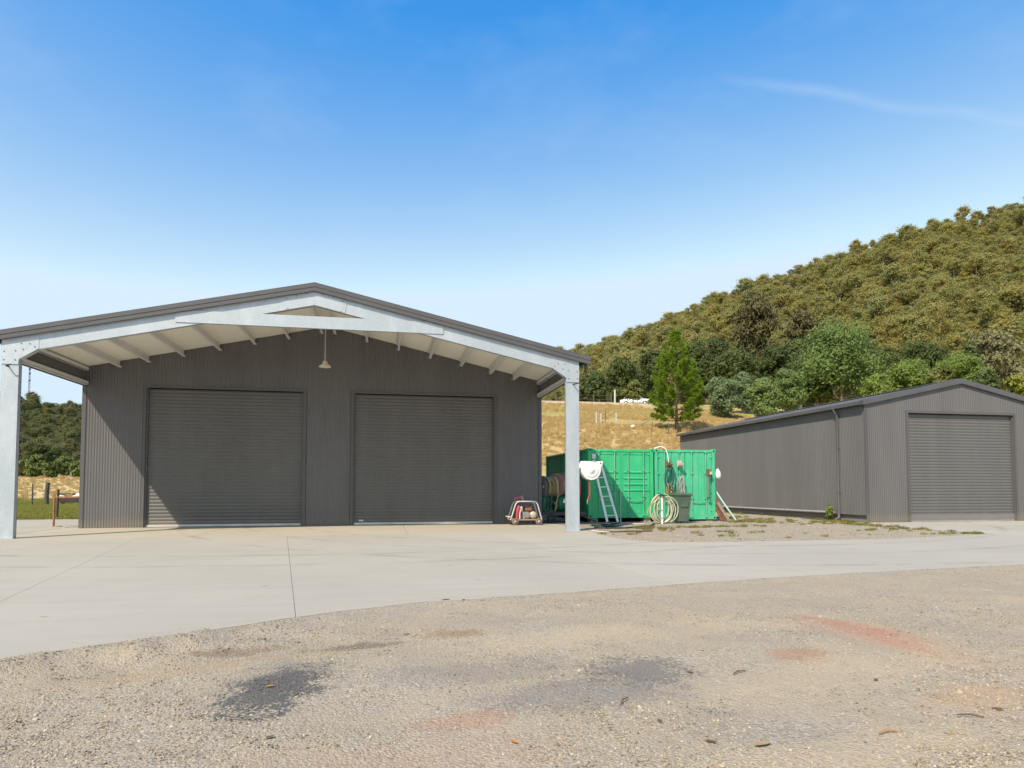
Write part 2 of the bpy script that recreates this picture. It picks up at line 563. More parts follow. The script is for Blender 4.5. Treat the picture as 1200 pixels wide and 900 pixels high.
def ground_mat():
    m, t, b = new_mat('ground')
    p = t.pos()
    # gravel
    big = t.noise(p, 0.55, 5, 0.6)
    mid = t.noise(p, 3.2, 4, 0.6)
    c = t.mix(t.rng(big, .35, .65), (.395, .318, .218), (.435, .342, .22))
    c = t.mix(t.rng(mid, .4, .7, 0, .6), c, (.35, .29, .212))
    cell = t.voro(p, 62, 'Color')
    cellv = t.n('ShaderNodeSeparateColor'); t.l(cell, cellv.inputs[0])
    stone = t.ramp(cellv.outputs[0], [(0, (.10, .088, .075)), (.25, (.23, .20, .17)), (.6, (.34, .30, .25)), (.88, (.47, .44, .39)), (1, (.54, .51, .46))])
    sandy = t.rng(t.noise(p, 1.3, 4), .42, .62, .55, .08)
    c = t.mix(t.math('MULTIPLY', sandy, t.rng(cellv.outputs[1], .2, .5)), c, stone)
    cell2 = t.n('ShaderNodeSeparateColor'); t.l(t.voro(p, 170, 'Color'), cell2.inputs[0])
    c = t.mix(t.rng(cell2.outputs[0], 0, 1, .0, .55), c, t.mix(cell2.outputs[1], (.17, .145, .11), (.52, .47, .40)))
    gs = t.n('ShaderNodeGroup'); gs.node_tree = STAINS
    t.l(c, gs.inputs[0]); c = gs.outputs[0]
    # field colours, by the region attributes of the sheet
    reg = t.n('ShaderNodeAttribute', attribute_name='region')
    rs = t.n('ShaderNodeSeparateColor'); t.l(reg.outputs['Color'], rs.inputs[0])
    jit = t.math('MULTIPLY', t.math('SUBTRACT', t.noise(p, 0.5, 5, .65), .5), 1.3)
    def msk(sock):
        return t.rng(t.math('ADD', sock, t.math('MULTIPLY', jit, t.math('MULTIPLY', sock, t.math('SUBTRACT', 1.15, sock)))), .3, .7)
    gold = t.mix(t.rng(t.noise(p, .9, 5), .3, .7), (.45, .32, .14), (.55, .41, .19))
    gold = t.mix(t.rng(t.noise(p, 0.16, 4), .48, .66), gold, (.34, .28, .10))
    gold = t.mix(t.rng(t.noise(p, 5, 4, .7), .55, .75), gold, (.28, .165, .06))
    green = t.mix(t.rng(t.noise(p, .7, 5), .35, .65), (.22, .23, .05), (.34, .30, .085))
    track = t.mix(t.rng(t.noise(p, .5, 4), .4, .6), (.55, .42, .27), (.46, .34, .21))
    floor_ = t.mix(t.rng(t.noise(p, .12, 5), .4, .6), (.20, .185, .065), (.26, .225, .09))
    lx = t.n('ShaderNodeSeparateXYZ'); t.l(p, lx.inputs[0])
    gold = t.mix(t.rng(lx.outputs[0], -8, -14, 0, .6), gold, (.62, .49, .24))
    c = t.mix(msk(rs.outputs[0]), c, gold)
    c = t.mix(msk(rs.outputs[1]), c, green)
    c = t.mix(msk(rs.outputs[2]), c, track)
    fo = t.n('ShaderNodeAttribute', attribute_name='forest')
    c = t.mix(fo.outputs['Fac'], c, floor_)
    t.l(c, b.inputs['Base Color'])
    b.inputs['Roughness'].default_value = .95
    b.inputs['Specular IOR Level'].default_value = .15
    h1 = t.math('MULTIPLY', t.voro(p, 62), -1.0)
    h2 = t.math('ADD', t.math('MULTIPLY', t.voro(p, 170), -.4), h1)
    h3 = t.math('ADD', h2, t.math('MULTIPLY', t.noise(p, 14, 5, .7), 1.2))
    t.l(t.bump(h3, .6, .014), b.inputs['Normal'])
    return m


gm = raw_mesh('ground', V, F, [ground_mat()], smooth=True)
X_, Y_ = V[:, 0], V[:, 1]
wr = sstep(-12, 2, X_)
gold = sstep(28.5, 31.5, Y_) * (X_ > -9) + sstep(46, 56, Y_) * (X_ <= -9)
green = sstep(27.0, 28.4, Y_) * (1 - sstep(49, 60, Y_)) * (X_ <= -9) + .55 * sstep(58, 64, Y_) * (1 - sstep(74, 77, Y_)) * (X_ > -9)
track = sstep(75.5, 77.5, Y_) * (1 - sstep(82, 85, Y_)) * (X_ > 5) * (X_ < 36)
hillz = tz(X_, Y_)
forest = np.clip(sstep(92, 104, Y_) * (X_ > -9) + sstep(116, 128, Y_) * (X_ <= -9), 0, 1)
ca = gm.color_attributes.new('region', 'FLOAT_COLOR', 'POINT')
ca.data.foreach_set('color', np.stack([np.clip(gold, 0, 1), np.clip(green, 0, 1), np.clip(track, 0, 1), np.ones_like(gold)], 1).astype(np.float32).ravel())
fa = gm.attributes.new('forest', 'FLOAT', 'POINT')
fa.data.foreach_set('value', forest.astype(np.float32))
structure(obj('ground', gm))


# ------------------------------------------------------------------ concrete
def concrete_mat(name, base, brown):
    m, t, b = new_mat(name)
    p = t.pos()
    c = t.mix(t.rng(t.noise(p, .35, 5, .6), .35, .65), tuple(q * .93 for q in base), tuple(min(1, q * 1.05) for q in base))
    broom = t.noise(t.mapped(p, (.25, 3.5, 1), rot=(0, 0, R(6))), 1.6, 5, .6)
    c = t.mix(t.rng(broom, .48, .70, 0, .34), c, tuple(q * .80 for q in base))
    c = t.mix(t.rng(t.noise(p, 1.1, 6, .7), .56, .75, 0, brown), c, (.33, .26, .17))
    c = t.mix(t.rng(t.noise(p, 90, 2), .35, .7, 0, .25), c, tuple(q * .82 for q in base))
    oi = t.n('ShaderNodeObjectInfo')
    c = t.mix(t.math('MULTIPLY', oi.outputs['Random'], .16), c, tuple(q * .72 for q in base))
    spots = t.math('MULTIPLY', t.rng(t.voro(p, 1.1), .03, .055, 1, 0), .35)
    c = t.mix(spots, c, (.13, .11, .09))
    # faint rubber arcs left by turning tyres
    v = t.n('ShaderNodeVectorMath', operation='DISTANCE'); t.l(p, v.inputs[0]); v.inputs[1].default_value = (9.0, 24.0, 0)
    v2 = t.n('ShaderNodeVectorMath', operation='DISTANCE'); t.l(p, v2.inputs[0]); v2.inputs[1].default_value = (-1.0, 30.0, 0)
    for d, r0 in ((v, 11.9), (v, 13.45), (v2, 17.9), (v2, 19.4), (v, 15.2)):
        q = t.math('ABSOLUTE', t.math('SUBTRACT', d.outputs['Value'], r0))
        k = t.math('MULTIPLY', t.rng(q, .05, .16, 1, 0), t.rng(t.noise(p, .8, 4), .42, .62, 0, .30))
        c = t.mix(k, c, (.17, .16, .15))
    t.l(c, b.inputs['Base Color'])
    b.inputs['Roughness'].default_value = .95
    b.inputs['Specular IOR Level'].default_value = .12
    h = t.math('ADD', t.noise(t.mapped(p, (1, 9, 1)), 18, 4, .6), t.math('MULTIPLY', t.noise(p, 160, 2), .5))
    t.l(t.bump(h, .25, .006), b.inputs['Normal'])
    return m


def clip(poly, a, nrm):
    out = []
    n = len(poly)
    for i in range(n):
        P, Q = poly[i], poly[(i + 1) % n]
        dp = (P[0] - a[0]) * nrm[0] + (P[1] - a[1]) * nrm[1]
        dq = (Q[0] - a[0]) * nrm[0] + (Q[1] - a[1]) * nrm[1]
        if dp >= 0:
            out.append(P)
        if dp * dq < 0:
            f = dp / (dp - dq)
            out.append((P[0] + (Q[0] - P[0]) * f, P[1] + (Q[1] - P[1]) * f))
    return out


def cut(polys, a, b, gap=.005):
    d = Vector((b[0] - a[0], b[1] - a[1])).normalized(); n = Vector((-d.y, d.x))
    res = []
    for p in polys:
        for sg in (1, -1):
            q = clip(p, (a[0] + n.x * sg * gap / 2, a[1] + n.y * sg * gap / 2), n * sg)
            if len(q) > 2:
                res.append(q)
    return res


conc = concrete_mat('concrete', (.425, .39, .325), .2)
conc2 = concrete_mat('canopy_concrete', (.45, .40, .315), .4)
polys = [APRON]
for a, b in (((-3.95, 7.79), (-5.28, 14.6)), ((-2.07, 15.02), (-.78, 6.26)), ((-9.35, 17.0), (-9.9, 5.0))):
    polys = cut(polys, a, b)
right = [p for p in polys if max(q[0] for q in p) > 20]
polys = [p for p in polys if max(q[0] for q in p) <= 20]
for a, b in (((2.9, 15.0), (3.7, 6.0)), ((7.2, 20.0), (7.9, 6.0)), ((13.4, 20.0), (14.0, 6.0)), ((19.4, 20.0), (19.8, 6.0))):
    right = cut(right, a, b)
apron = structure(empty('concrete_apron'))
for p in polys + right:
    MB().prism(p, -.12, 0.0, 'xy').build('concrete_slab', conc, apron)
cs = structure(empty('canopy_floor'))
for x0, x1 in ((-9.33, -4.6), (-4.588, .6), (.612, 5.54)):
    MB().box(x0, x1, 16.915, 21.6, -.12, -.002).build('concrete_slab', conc2, cs)


# ------------------------------------------------------------------ sheds
def clad_mat(name, col):
    m, t, b = new_mat(name)
    p = t.pos()
    c = t.mix(t.rng(t.noise(t.mapped(p, (.9, .9, .12)), 1.3, 4), .35, .65), tuple(q * .93 for q in col), tuple(q * 1.06 for q in col))
    c = t.mix(t.rng(t.noise(t.mapped(p, (5, 5, .25)), 2.0, 5, .7), .55, .8, 0, .12), c, tuple(q * 1.4 for q in col))
    sx = t.n('ShaderNodeSeparateXYZ'); t.l(p, sx.inputs[0])
    sheet = t.n('ShaderNodeTexWhiteNoise', noise_dimensions='1D')
    t.l(t.math('FLOOR', t.math('DIVIDE', t.math('ADD', sx.outputs[0], t.math('MULTIPLY', sx.outputs[1], 1.0)), .762)), sheet.inputs['W'])
    c = t.mix(t.math('MULTIPLY', sheet.outputs['Value'], .10), c, tuple(q * 1.6 for q in col))
    z = t.n('ShaderNodeSeparateXYZ'); t.l(p, z.inputs[0])
    splash = t.math('MULTIPLY', t.rng(t.math('ADD', z.outputs[2], t.math('MULTIPLY', t.noise(p, 3, 4), .35)), .28, .5, 1, 0), .35)
    c = t.mix(splash, c, (.26, .21, .15))
    t.l(c, b.inputs['Base Color'])
    t.l(t.rng(t.noise(p, 2.5, 3), .3, .7, .42, .58), b.inputs['Roughness'])
    b.inputs['Specular IOR Level'].default_value = .4
    dent = t.noise(t.mapped(p, (1, 1, .35)), 1.6, 2)
    t.l(t.bump(dent, .12, .03), b.inputs['Normal'])
    return m


def galv_mat():
    m, t, b = new_mat('galvanised_steel')
    p = t.pos()
    sp = t.n('ShaderNodeSeparateColor'); t.l(t.voro(p, 34, 'Color'), sp.inputs[0])
    c = t.mix(sp.outputs[0], (.43, .47, .495), (.48, .52, .545))
    c = t.mix(t.rng(t.noise(t.mapped(p, (1.2, 1.2, .35)), 2.2, 5, .65), .45, .72, 0, .5), c, (.62, .65, .67))
    c = t.mix(t.rng(t.noise(p, 1.1, 5), .58, .8, 0, .4), c, (.36, .39, .41))
    t.l(c, b.inputs['Base Color'])
    b.inputs['Metallic'].default_value = .35
    t.l(t.rng(sp.outputs[1], 0, 1, .38, .55), b.inputs['Roughness'])
    t.l(t.bump(t.noise(p, 2.5, 2), .1, .02), b.inputs['Normal'])
    return m


CLAD = clad_mat('dark_grey_cladding', (.128, .122, .120))
DOORM = clad_mat('roller_door_steel', (.124, .119, .112))
TRIM = clad_mat('dark_grey_trim', (.10, .098, .099))
GALV = galv_mat()
ZINC = paint('zinc_purlin', (.74, .74, .72), .45, .1, var=.06)
BOLT = paint('bolt_steel', (.22, .22, .22), .5, .6)
SILVER = paint('aluminium', (.62, .62, .60), .4, .5, dirt=(.3, .26, .2), dirt_amt=.3)
FOIL = paint('insulation_lining', (.93, .905, .81), .55, 0, var=.03, scale=.8, bump=.15, bscale=9)
DARK = paint('dark_void', (.03, .03, .03), .9)
BLACK = paint('black_rubber', (.03, .03, .032), .75)


def corrugated(a0, a1, spans, place, pitch=.076, amp=.0085, per=6):
    """Vertical ripple sheet. spans(a) -> list of (z0, z1); place(a, off, z) -> point."""
    mb = MB()
    n = int(round((a1 - a0) / pitch * per))
    A = [a0 + (a1 - a0) * i / n for i in range(n + 1)]
    O = [amp * math.sin(2 * math.pi * (a - a0) / pitch) for a in A]
    for i in range(n):
        mid = (A[i] + A[i + 1]) / 2
        for k in range(len(spans(mid))):
            l, r_ = spans(A[i] + 1e-5)[k], spans(A[i + 1] - 1e-5)[k]
            mb.add([place(A[i], O[i], l[0]), place(A[i + 1], O[i + 1], r_[0]), place(A[i + 1], O[i + 1], r_[1]), place(A[i], O[i], l[1])], [(0, 1, 2, 3)], True)
    return mb


def weld(o):
    bm = bmesh.new(); bm.from_mesh(o.data)
    bmesh.ops.remove_doubles(bm, verts=bm.verts[:], dist=1e-5)
    bmesh.ops.recalc_face_normals(bm, faces=bm.faces[:])
    bm.to_mesh(o.data); bm.free()
    return o


def roller_curtain(x0, x1, y, z0, z1, slat=.107):
    mb = MB()
    prof = ((0, 0), (.10, -.003), (.22, -.010), (.55, -.013), (.80, -.010), (.90, -.002), (1, 0))
    n = int(round((z1 - z0) / slat)); slat = (z1 - z0) / n
    pts = []
    for i in range(n):
        for f, d in prof[:-1]:
            pts.append((z0 + (i + f) * slat, y + d))
    pts.append((z1, y))
    for (za, ya), (zb, yb) in zip(pts, pts[1:]):
        mb.add([(x0, ya, za), (x1, ya, za), (x1, yb, zb), (x0, yb, zb)], [(0, 1, 2, 3)], True)
    return mb


def roller_door(parent, x0, x1, ytop, ztop, label=None):
    d = empty('roller_door'); d.parent = parent
    if label:
        d['label'] = label
    weld(roller_curtain(x0 + .04, x1 - .04, ytop + .10, .075, ztop - .02).build('curtain', DOORM, d))
    rail = MB()
    rail.box(x0 + .045, x1 - .045, ytop + .065, ytop + .115, .012, .078)
    rail.box(x0 + .045, x1 - .045, ytop + .045, ytop + .0651, .012, .03)
    rail.build('bottom_rail', SILVER, d)
    for xa, xb in ((x0, x0 + .05), (x1 - .05, x1)):
        MB().box(xa, xb, ytop + .02, ytop + .16, 0, ztop).build('guide', TRIM, d)
    for xa, xb in ((x0 - .075, x0 + .003), (x1 - .003, x1 + .075)):
        MB().box(xa, xb, ytop - .028, ytop + .02, 0, ztop + .075).build('jamb_flashing', TRIM, d)
    MB().box(x0 - .002, x1 + .002, ytop - .03, ytop + .02, ztop - .006, ztop + .072).build('head_flashing', TRIM, d)
    MB().box(x0 + .05, x1 - .05, ytop + .2, ytop + .22, 0, ztop + .1).build('curtain_backing', DARK, d)
    return d


# --- the big shed with the open canopy in front
RX, WY, FY = -1.80, 21.25, 17.25           # ridge x, front wall, canopy front
T = lambda x: 6.46 - .2215 * abs(x - RX)   # top of roof
HW, FW, EW = 6.95, 7.10, 7.32              # half widths: wall, frame, roof
YB = 30.4
shed = tag(empty('canopy_shed', (RX, WY, 0)), 'large dark grey shed with two roller doors under a galvanised gable canopy', 'shed')
inv = (-RX, -WY, 0)
def part(mb, name, mat, parent=shed):
    o = mb.build(name, mat, parent)
    if parent is shed:
        o.location = inv
    return o

D1, D2, DZ = (-7.06, -2.50), (-.98, 3.60), 4.22
def wall_spans(x):
    top = T(x) - .13
    for a, b in (D1, D2):
        if a < x < b:
            return [(DZ + .02, top)]
    return [(0.0, top)]
fw = corrugated(RX - HW, RX + HW, wall_spans, lambda a, o, z: (a, WY + o, z))
weld(part(fw, 'front_wall', CLAD))
for sx, nm in ((-1, 'left_wall'), (1, 'right_wall')):
    w = corrugated(WY, YB, lambda a: [(0, T(RX + HW) - .1)], lambda a, o, z, sx=sx: (RX + sx * HW + o, a, z))
    weld(part(w, nm, CLAD))
part(MB().prism([(RX - HW, 0), (RX + HW, 0), (RX + HW, T(RX + HW) - .13), (RX, T(RX) - .13), (RX - HW, T(RX - HW) - .13)], YB, YB + .05), 'rear_wall', CLAD)
for sx in (-1, 1):
    x = RX + sx * HW
    part(MB().box(x - .055, x + .055, WY - .022, WY - .0105, 0, T(x) - .16).box(x + sx * .0105 if sx > 0 else x - .022, x + .022 if sx > 0 else x - .0105, WY - .02, WY + .07, 0, T(x) - .16), 'corner_flashing', TRIM)
rd1 = roller_door(shed, *D1, WY, DZ)
rd2 = roller_door(shed, *D2, WY, DZ)
for d in (rd1, rd2):
    d.location = inv
for x in (D2[0] + .20,):
    h = MB().box(x, x + .14, WY + .055, WY + .07, .12, .17); o = h.build('lock_bar', SILVER, rd2)

# roof sheets: trapezoid ribs running down the slope
roof = empty('roof'); roof.parent = shed; roof.location = inv
def roof_sheet(sx, x_out, y0, y1, Tf, rx):
    mb = MB(); pitch = .19; n = int((y1 - y0) / pitch)
    prof = []
    for i in range(n):
        a = y0 + i * (y1 - y0) / n
        for f, h in ((0, 0), (.62, 0), (.70, .024), (.88, .024), (.96, 0)):
            prof.append((a + f * pitch, h))
    prof.append((y1, 0))
    for (ya, ha), (yb, hb) in zip(prof, prof[1:]):
        mb.add([(rx, ya, Tf(rx) - .03 + ha), (x_out, ya, Tf(x_out) - .03 + ha), (x_out, yb, Tf(x_out) - .03 + hb), (rx, yb, Tf(rx) - .03 + hb)], [(0, 1, 2, 3)])
    return mb
for sx in (-1, 1):
    roof_sheet(sx, RX + sx * EW, FY - .02, YB + .1, T, RX).build('roof_sheet', TRIM, roof)
    # white-faced lining above the purlins
    mb = MB(); xa, xb = RX, RX + sx * (FW - .02)
    mb.prism([(xa, T(xa) - .125), (xb, T(xb) - .125), (xb, T(xb) - .105), (xa, T(xa) - .105)], FY + .07, YB - .05)
    mb.build('lining', FOIL, roof)
    # barge capping along the gable edge
    b = MB(); xa, xb = RX, RX + sx * (EW + .10)
    b.prism([(xa, T(xa) - .20), (xb, T(xb) - .20), (xb, T(xb) + .01), (xa, T(xa) + .01)], FY - .085, FY - .05)
    b.prism([(xa, T(xa) + .012), (xb, T(xb) + .012), (xb, T(xb) + .028), (xa, T(xa) + .028)], FY - .085, FY + .16)
    b.prism([(xa, T(xa) - .20), (xb, T(xb) - .20), (xb, T(xb) - .18), (xa, T(xa) - .18)], FY - .105, FY - .086)
    b.prism([(xa, T(xa) - .088), (xb, T(xb) - .088), (xb, T(xb) - .06), (xa, T(xa) - .06)], FY - .096, FY - .0861)
    b.build('barge_capping', TRIM, roof)
    # gutter
    gx = RX + sx * EW; zt = T(gx) - .03
    g = [(gx + sx * .005, zt), (gx + sx * .005, zt - .11), (gx + sx * .10, zt - .12), (gx + sx * .118, zt - .01), (gx + sx * .108, zt - .01), (gx + sx * .092, zt - .11), (gx + sx * .012, zt - .10), (gx + sx * .012, zt)]
    MB().prism(g, FY - .02, YB).build('gutter', TRIM, roof)
    dp = MB(); dp.tube([(gx + sx * .06, FY + .24, zt - .1), (gx + sx * .06, FY + .24, zt - .35)], .045, 10)
    dp.build('outlet_spout', TRIM, roof)
rc = MB()
for sx in (-1, 1):
    rc.add([(RX, FY - .05, T(RX) + .04), (RX + sx * .2, FY - .05, T(RX + .2) + .03), (RX + sx * .2, YB + .1, T(RX + .2) + .03), (RX, YB + .1, T(RX) + .04)], [(0, 1, 2, 3)])
rc.build('ridge_cap', TRIM, roof)

# canopy portal frame: C-section posts, rafters, knee plates, apex plate, collar tie
bolt_mesh = MB().lathe([(0, -.012), (.013, -.012), (.017, -.004), (.017, 0)], (0, 0, 0), 'y', 6, False).mesh('bolt', BOLT)
def bolt(parent, x, y, z):
    return obj('bolt', bolt_mesh, parent, (x, y, z))
frame = {}
for sx in (-1, 1):
    xo, xi = RX + sx * FW, RX + sx * (FW - .37)
    p = MB()
    a, b = sorted((xo, xi))
    p.box(a, b, FY, FY + .012, 0, T(xo) - .22)
    for x in (a, b - .012):
        p.box(x, x + .012, FY + .0121, FY + .14, 0, T(xo) - .22)
    p.box(a, a + .04, FY + .128, FY + .14, 0, T(xo) - .24); p.box(b - .04, b, FY + .128, FY + .14, 0, T(xo) - .24)
    post = part(p, 'post', GALV)
    part(MB().box(a - .03, b + .03, FY - .05, FY + .2, 0.0, .014), 'base_plate', GALV)
    # rafter (web faces the yard), flanges top and bottom
    r_ = MB(); xa = RX + sx * .002; xb = RX + sx * (FW - .002)
    r_.prism([(xa, T(xa) - .55), (xb, T(xb) - .55), (xb, T(xb) - .19), (xa, T(xa) - .19)], FY - .014, FY - .002)
    r_.prism([(xa, T(xa) - .562), (xi, T(xi) - .562), (xi, T(xi) - .5501), (xa, T(xa) - .5501)], FY - .014, FY + .12)
    part(r_, 'rafter', GALV)
    k = MB(); ki = RX + sx * (FW - .79)
    poly = [(xo, T(xo) - .30), (xo, 4.12), (xi, 4.12), (xi, 4.24), (ki, T(ki) - .545), (ki, T(ki) - .24)]
    k.prism(poly, FY - .022, FY - .0145)
    kp = part(k, 'knee_plate', GALV)
    kf = MB().beam((xi, FY + .06, 4.24), (ki, FY + .06, T(ki) - .545), .15, .012)
    part(kf, 'knee_flange', GALV)
    for dx, dz in ((.06, 4.22), (.30, 4.22), (.06, 4.42), (.30, 4.44), (.46, 4.48), (.60, 4.62), (.70, 4.55), (.42, 4.62)):
        bolt(kp, RX + sx * (FW - dx), FY - .022, dz)
    # eave bulkhead between post and wall
    xe = RX + sx * (HW + .0)
    bw = corrugated(FY + .15, WY - .03, lambda a: [(4.20, T(RX + HW) - .13)], lambda a, o, z, xe=xe: (xe + o, a, z))
    weld(part(bw, 'eave_cladding', CLAD))
    for zz, dp_ in ((4.24, .10), (4.66, .12)):
        g = MB(); x1 = xe - sx * .012; x2 = xe - sx * .112
        a2, b2 = sorted((x1, x2))
        g.box(a2, b2, FY + .145, WY - .03, zz, zz + .012); g.box(a2, b2, FY + .145, WY - .03, zz + .108, zz + .12)
        c2 = x2 if sx > 0 else x2 - .012
        g.box(c2, c2 + .012, FY + .145, WY - .03, zz, zz + .12)
        part(g, 'eave_girt', ZINC)
    # purlins running back to the wall
    for i, d in enumerate((.20, 1.20, 2.20, 3.22, 4.24, 5.22, 6.02)):
        x = RX + sx * d; zt = T(x) - .128
        c = MB(); w = .06
        c.box(x - .006, x + .006, FY + .02, WY - .012, zt - .20, zt)
        c.box(x + .0061, x + w, FY + .02, WY - .012, zt - .20, zt - .188)
        c.box(x - w, x - .0061, FY + .02, WY - .012, zt - .016, zt - .004)
        c.box(x + w - .012, x + w, FY + .02, WY - .012, zt - .1879, zt - .165)
        part(c, 'purlin', ZINC)
        part(MB().box(x - .085, x + .085, WY - .03, WY - .0135, zt - .21, zt - .10), 'purlin_cleat', BOLT)
    # hook for a light on each post
    hk = MB(); hx = RX + sx * (FW - .16)
    hk.tube([(hx, FY, 4.06), (hx, FY - .11, 4.06), (hx + .02, FY - .15, 4.05), (hx + .06, FY - .16, 4.07), (hx + .12, FY - .16, 4.085)], .018, 8)
    part(hk, 'bracket_hook', BLACK)
ap = MB(); w = .82
ap.prism([(RX - w, T(RX - w) - .205), (RX, T(RX) - .205), (RX + w, T(RX + w) - .205), (RX + w - .06, T(RX + w) - .545), (RX, T(RX) - .548), (RX - w + .06, T(RX - w) - .545)], FY - .024, FY - .0145)
apx = part(ap, 'apex_plate', GALV)
for dx, dz in ((-.7, -.12), (-.45, -.1), (-.2, -.08), (.2, -.08), (.45, -.1), (.7, -.12), (-.66, -.4), (-.3, -.42), (.3, -.42), (.66, -.4)):
    bolt(apx, RX + dx, FY - .024, T(RX + dx) + dz - .14)
ct = MB()
cp = [(-5.12, 5.30), (1.52, 5.30), (1.52, 5.515), (1.09, 5.61), (-4.69, 5.61), (-5.12, 5.515)]
ct.prism(cp, FY - .036, FY - .026)
ct.box(-5.0, 1.4, FY - .0259, FY + .06, 5.30, 5.31)
cto = part(ct, 'collar_tie', GALV)
# pendant lamp under the ridge
lamp = tag(empty('pendant_lamp', (-1.68, 19.0, 0)), 'small round pendant lamp on a rod under the canopy ridge', 'lamp')
zt = 5.97
MB().tube([(0, 0, zt), (0, 0, 4.78)], .014, 6).build('rod', SILVER, lamp)
MB().lathe([(.0, 4.80), (.06, 4.79), (.07, 4.72), (.09, 4.70), (.16, 4.655), (.175, 4.62), (.16, 4.625), (.0, 4.66)], (0, 0, 0), 'z', 20).build('shade', paint('lamp_shade_cream', (.72, .60, .45), .5), lamp)
MB().lathe([(.0, 4.612), (.10, 4.615), (.15, 4.632), (.0, 4.64)], (0, 0, 0), 'z', 20).build('diffuser', paint('lamp_diffuser', (.85, .72, .55), .35), lamp)

# --- the second shed on the right
AX0, AX1, AY0, AY1 = 16.3, 24.1, 19.55, 33.8
ARX = 20.2
AT = lambda x: 5.07 - .215 * abs(x - ARX)
s2 = tag(empty('plain_shed', (ARX, AY0, 0)), 'smaller dark grey gable shed on the right with a single roller door', 'shed')
inv2 = (-ARX, -AY0, 0)
def part2(mb, name, mat, parent=s2):
    o = mb.build(name, mat, parent)
    if parent is s2:
        o.location = inv2
    return o
AD, ADZ = (18.0, 22.46), 3.82
def spans2(x):
    top = AT(x) - .03
    return [(ADZ + .02, top)] if AD[0] < x < AD[1] else [(0.0, top)]
weld(part2(corrugated(AX0, AX1, spans2, lambda a, o, z: (a, AY0 + o, z)), 'front_wall', CLAD))
weld(part2(corrugated(AY0, AY1, lambda a: [(.24, AT(AX0) - .03)], lambda a, o, z: (AX0 + o, a, z)), 'side_wall', CLAD))
weld(part2(corrugated(AY0, AY1, lambda a: [(0, AT(AX0) - .03)], lambda a, o, z: (AX1 + o, a, z)), 'side_wall', CLAD))
part2(MB().prism([(AX0, 0), (AX1, 0), (AX1, AT(AX1) - .05), (ARX, AT(ARX) - .05), (AX0, AT(AX0) - .05)], AY1, AY1 + .04), 'rear_wall', CLAD)
part2(MB().box(AX0 + .10, AX1 - .05, AY0 + .05, AY1 - .05, -.1, .236), 'floor_slab', concrete_mat('slab_edge', (.22, .21, .20), .4))
for x, sg in ((AX0, -1), (AX1, 1)):
    f = MB().box(x - .05, x + .05, AY0 - .022, AY0 - .0105, 0, AT(x) - .06)
    if sg < 0:
        f.box(x - .022, x - .0105, AY0 - .02, AY0 + .06, 0.24, AT(x) - .06)
    part2(f, 'corner_flashing', TRIM)
rd3 = roller_door(s2, *AD, AY0, ADZ); rd3.location = inv2
rf2 = empty('roof'); rf2.parent = s2; rf2.location = inv2
for sx in (-1, 1):
    xo = ARX + sx * 4.03
    roof_sheet(sx, xo, AY0 - .05, AY1 + .08, AT, ARX).build('roof_sheet', TRIM, rf2)
    b = MB(); xa, xb = ARX, xo
    b.prism([(xa, AT(xa) - .16), (xb, AT(xb) - .16), (xb, AT(xb) + .015), (xa, AT(xa) + .015)], AY0 - .075, AY0 - .052)
    b.prism([(xa, AT(xa) + .016), (xb, AT(xb) + .016), (xb, AT(xb) + .03), (xa, AT(xa) + .03)], AY0 - .075, AY0 + .12)
    b.prism([(xa, AT(xa) - .16), (xb, AT(xb) - .16), (xb, AT(xb) - .145), (xa, AT(xa) - .145)], AY0 - .094, AY0 - .0751)
    b.build('barge_capping', TRIM, rf2)
    gx = xo; zt = AT(gx) - .02
    g = [(gx + sx * .003, zt), (gx + sx * .003, zt - .115), (gx + sx * .10, zt - .125), (gx + sx * .115, zt - .015), (gx + sx * .105, zt - .015), (gx + sx * .092, zt - .113), (gx + sx * .012, zt - .105), (gx + sx * .012, zt)]
    MB().prism(g, AY0 - .06, AY1 + .05).build('gutter', TRIM, rf2)
    MB().prism([(xo - sx * .02, zt - .02), (AX0 - .012 if sx < 0 else AX1 + .012, zt - .02), (AX0 - .012 if sx < 0 else AX1 + .012, zt - .005), (xo - sx * .02, zt - .005)], AY0, AY1).build('soffit', TRIM, rf2)
rc = MB()
for sx in (-1, 1):
    rc.add([(ARX, AY0 - .05, AT(ARX) + .04), (ARX + sx * .18, AY0 - .05, AT(ARX + .18) + .03), (ARX + sx * .18, AY1, AT(ARX + .18) + .03), (ARX, AY1, AT(ARX) + .04)], [(0, 1, 2, 3)])
rc.build('ridge_cap', TRIM, rf2)
dpx = AX0 - .065
dn = MB().tube([(AX0 - .19, 20.9, AT(AX0) - .12), (AX0 - .19, 20.9, AT(AX0) - .22), (dpx, 20.9, AT(AX0) - .38), (dpx, 20.9, .20), (dpx - .02, 20.88, .12), (dpx - .12, 20.8, .07), (dpx - .30, 20.7, .05)], .047, 10)
dpo = part2(dn, 'downpipe', TRIM)
for z in (1.0, 2.6):
    MB().box(dpx - .055, AX0 - .009, 20.86, 20.94, z, z + .03).build('pipe_strap', TRIM, dpo)
hp = part2(MB().tube([(AX0 - .075, 21.15, .285), (AX0 - .075, 24, .28), (AX0 - .075, 28.8, .27), (AX0 - .075, 33.5, .26)], .042, 10), 'drain_pipe', paint('grey_pvc', (.30, .29, .28), .45))
for y in (22.0, 24.0, 26.2, 28.6):
    MB().lathe([(.047, -.05), (.052, -.045), (.052, .045), (.047, .05)], (AX0 - .075, y, .28), 'y', 10).build('pipe_collar', MATS['grey_pvc'], hp)


